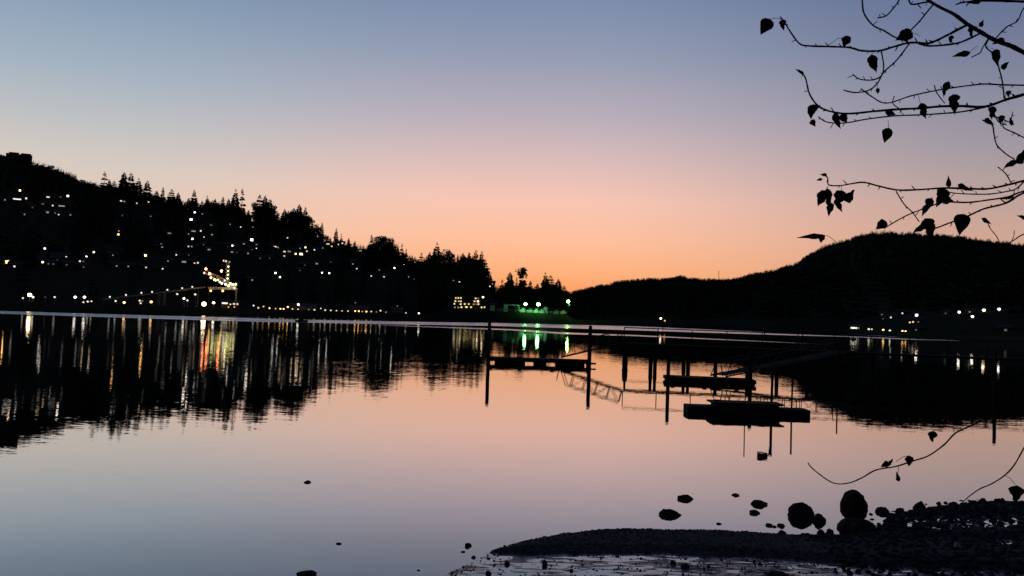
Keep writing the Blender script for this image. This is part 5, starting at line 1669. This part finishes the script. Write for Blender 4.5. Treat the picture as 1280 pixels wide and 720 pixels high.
    LV = [(956.5, 33.4, 18, 21, 238, 4.0, .15, .1, (977, 24)), (978.4, 31.4, 9, 13, 275, 4.0, .3, .2, (977, 24)), (1056.6, 53, 12, 15, 250, 4.1, .4, .2, (1036, 56)), (1129, 45.7, 21, 17, 205, 4.25, .3, .1, (1150, 45)),
          (1091, 79.5, 13, 21, 285, 4.15, .4, .3, (1092, 66)), (1096.8, 113.8, 5.5, 7, 270, 4.15, .3, .1, (1097, 104)), (1200.7, 69.7, 20, 9, 190, 4.3, .5, .4, (1222, 58)), (1188, 49.5, 7, 9, 250, 4.3, .5, .2, (1189, 42)),
          (1244.5, 72.5, 11, 20, 275, 4.45, .4, .3, (1238, 60)), (1254, 82, 11, 9, 40, 4.45, .5, .3, (1249, 85)), (1247, 53, 15, 9, 200, 4.45, .4, .3, None), (1217, 3.5, 16, 8, 190, 4.4, .3, .3, None), (1213, 41, 6, 14, 280, 4.35, .5, .4, (1210, 30)), (1225, 30, 8, 8, 60, 4.4, .5, .4, (1218, 33)),
          (1181.6, 112, 9, 19, 250, 4.4, .5, .4, (1186, 103)), (1192, 130, 15, 23, 268, 4.4, .3, .2, (1190, 118)), (1153, 138.5, 11, 19, 285, 4.4, .4, .3, (1147, 118)), (1112, 141, 13, 8, 340, 4.35, .4, .3, None), (1046, 151, 9, 20, 290, 4.1, .4, .4, (1040, 140)), (1054, 148, 12, 12, 300, 4.1, .4, .2, (1052, 142)),
          (1014, 140, 11, 17, 262, 4.1, .4, .3, (1022, 133)), (1019, 134, 9, 10, 20, 4.1, .4, .2, None), (1016, 154, 9, 8, 300, 4.1, .4, .2, None), (999.5, 89.8, 11, 5, 150, 4.05, .3, .2, None), (1260, 117.6, 7, 8, 270, 4.45, .4, .2, (1256, 122)), (1239, 141, 10, 15, 262, 4.45, .4, .2, (1238, 135)),
          (1235, 152, 13, 7, 325, 4.45, .6, .3, None), (1251, 150, 10, 9, 250, 4.45, .6, .4, None), (1262, 153, 9, 7, 100, 4.45, .6, .4, None), (1108, 168.8, 14, 18, 252, 4.2, .12, .1, (1110, 150)),
          (1273, 197, 14, 18, 60, 4.5, .5, .3, (1268, 199)), (1262, 206, 18, 8, 205, 4.5, .5, .3, None),
          (1027, 248, 15, 20, 240, 4.0, .4, .3, (1034, 234)), (1035, 248, 11, 24, 275, 4.0, .4, .4, (1035, 232)), (1049, 247, 17, 17, 250, 4.0, .4, .2, (1052, 232)), (1059, 245, 15, 16, 50, 4.0, .5, .3, None), (1037, 262, 9, 16, 255, 4.0, .5, .3, None), (1048, 256, 9, 18, 290, 4.0, .5, .3, None), (1029, 219, 8, 5, 170, 4.0, .4, .2, None), (1024, 225, 7, 4, 190, 4.0, .5, .3, None),
          (1185, 227.5, 8, 13, 90, 4.25, .2, .2, (1185, 235)), (1205, 234.5, 20, 7, 335, 4.3, .5, .3, None), (1175, 247, 18, 23, 240, 4.2, .3, .1, (1174, 236)), (1157.5, 259, 11, 24, 240, 4.2, .4, .3, (1166, 246)), (1183, 250, 12, 12, 350, 4.2, .4, .2, None),
          (1200.5, 280, 21, 25, 258, 4.05, .2, .1, (1208, 270)), (1158.8, 284, 23, 20, 290, 4.05, .4, .2, (1170, 285)), (1148, 287, 16, 8, 205, 4.05, .5, .3, None), (1100.8, 281.8, 15, 13, 215, 4.1, .3, .2, (1108, 283)),
          (1014, 296.5, 31, 8, 182, 4.0, .35, .4, None), (1026, 298, 10, 10, 262, 4.0, .5, .2, (1047, 304)), (1232, 276, 13, 5.5, 325, 4.3, .4, .3, (1238, 284)), (1277, 272, 12, 6, 160, 4.4, .4, .3, None), (1258, 248, 16, 5, 190, 4.4, .5, .4, None),
          (1165, 545, 11, 13, 262, 4.3, .4, .3, (1178, 540)), (1105.5, 581, 11, 8, 205, 4.1, .5, .3, (1114, 577)), (1112, 577, 8, 6, 50, 4.1, .5, .3, None), (1136, 575.5, 11, 12, 262, 4.15, .3, .2, (1120, 577)), (1121, 596, 7, 11, 100, 4.1, .4, .3, (1123, 583)), (1268, 616, 18, 20, 262, 4.1, .4, .2, (1256, 594)), (1277, 613, 9, 8, 20, 4.1, .5, .3, None)]
    for q in LV:
        leaf(*q[:8], pet=q[8])
overhang()
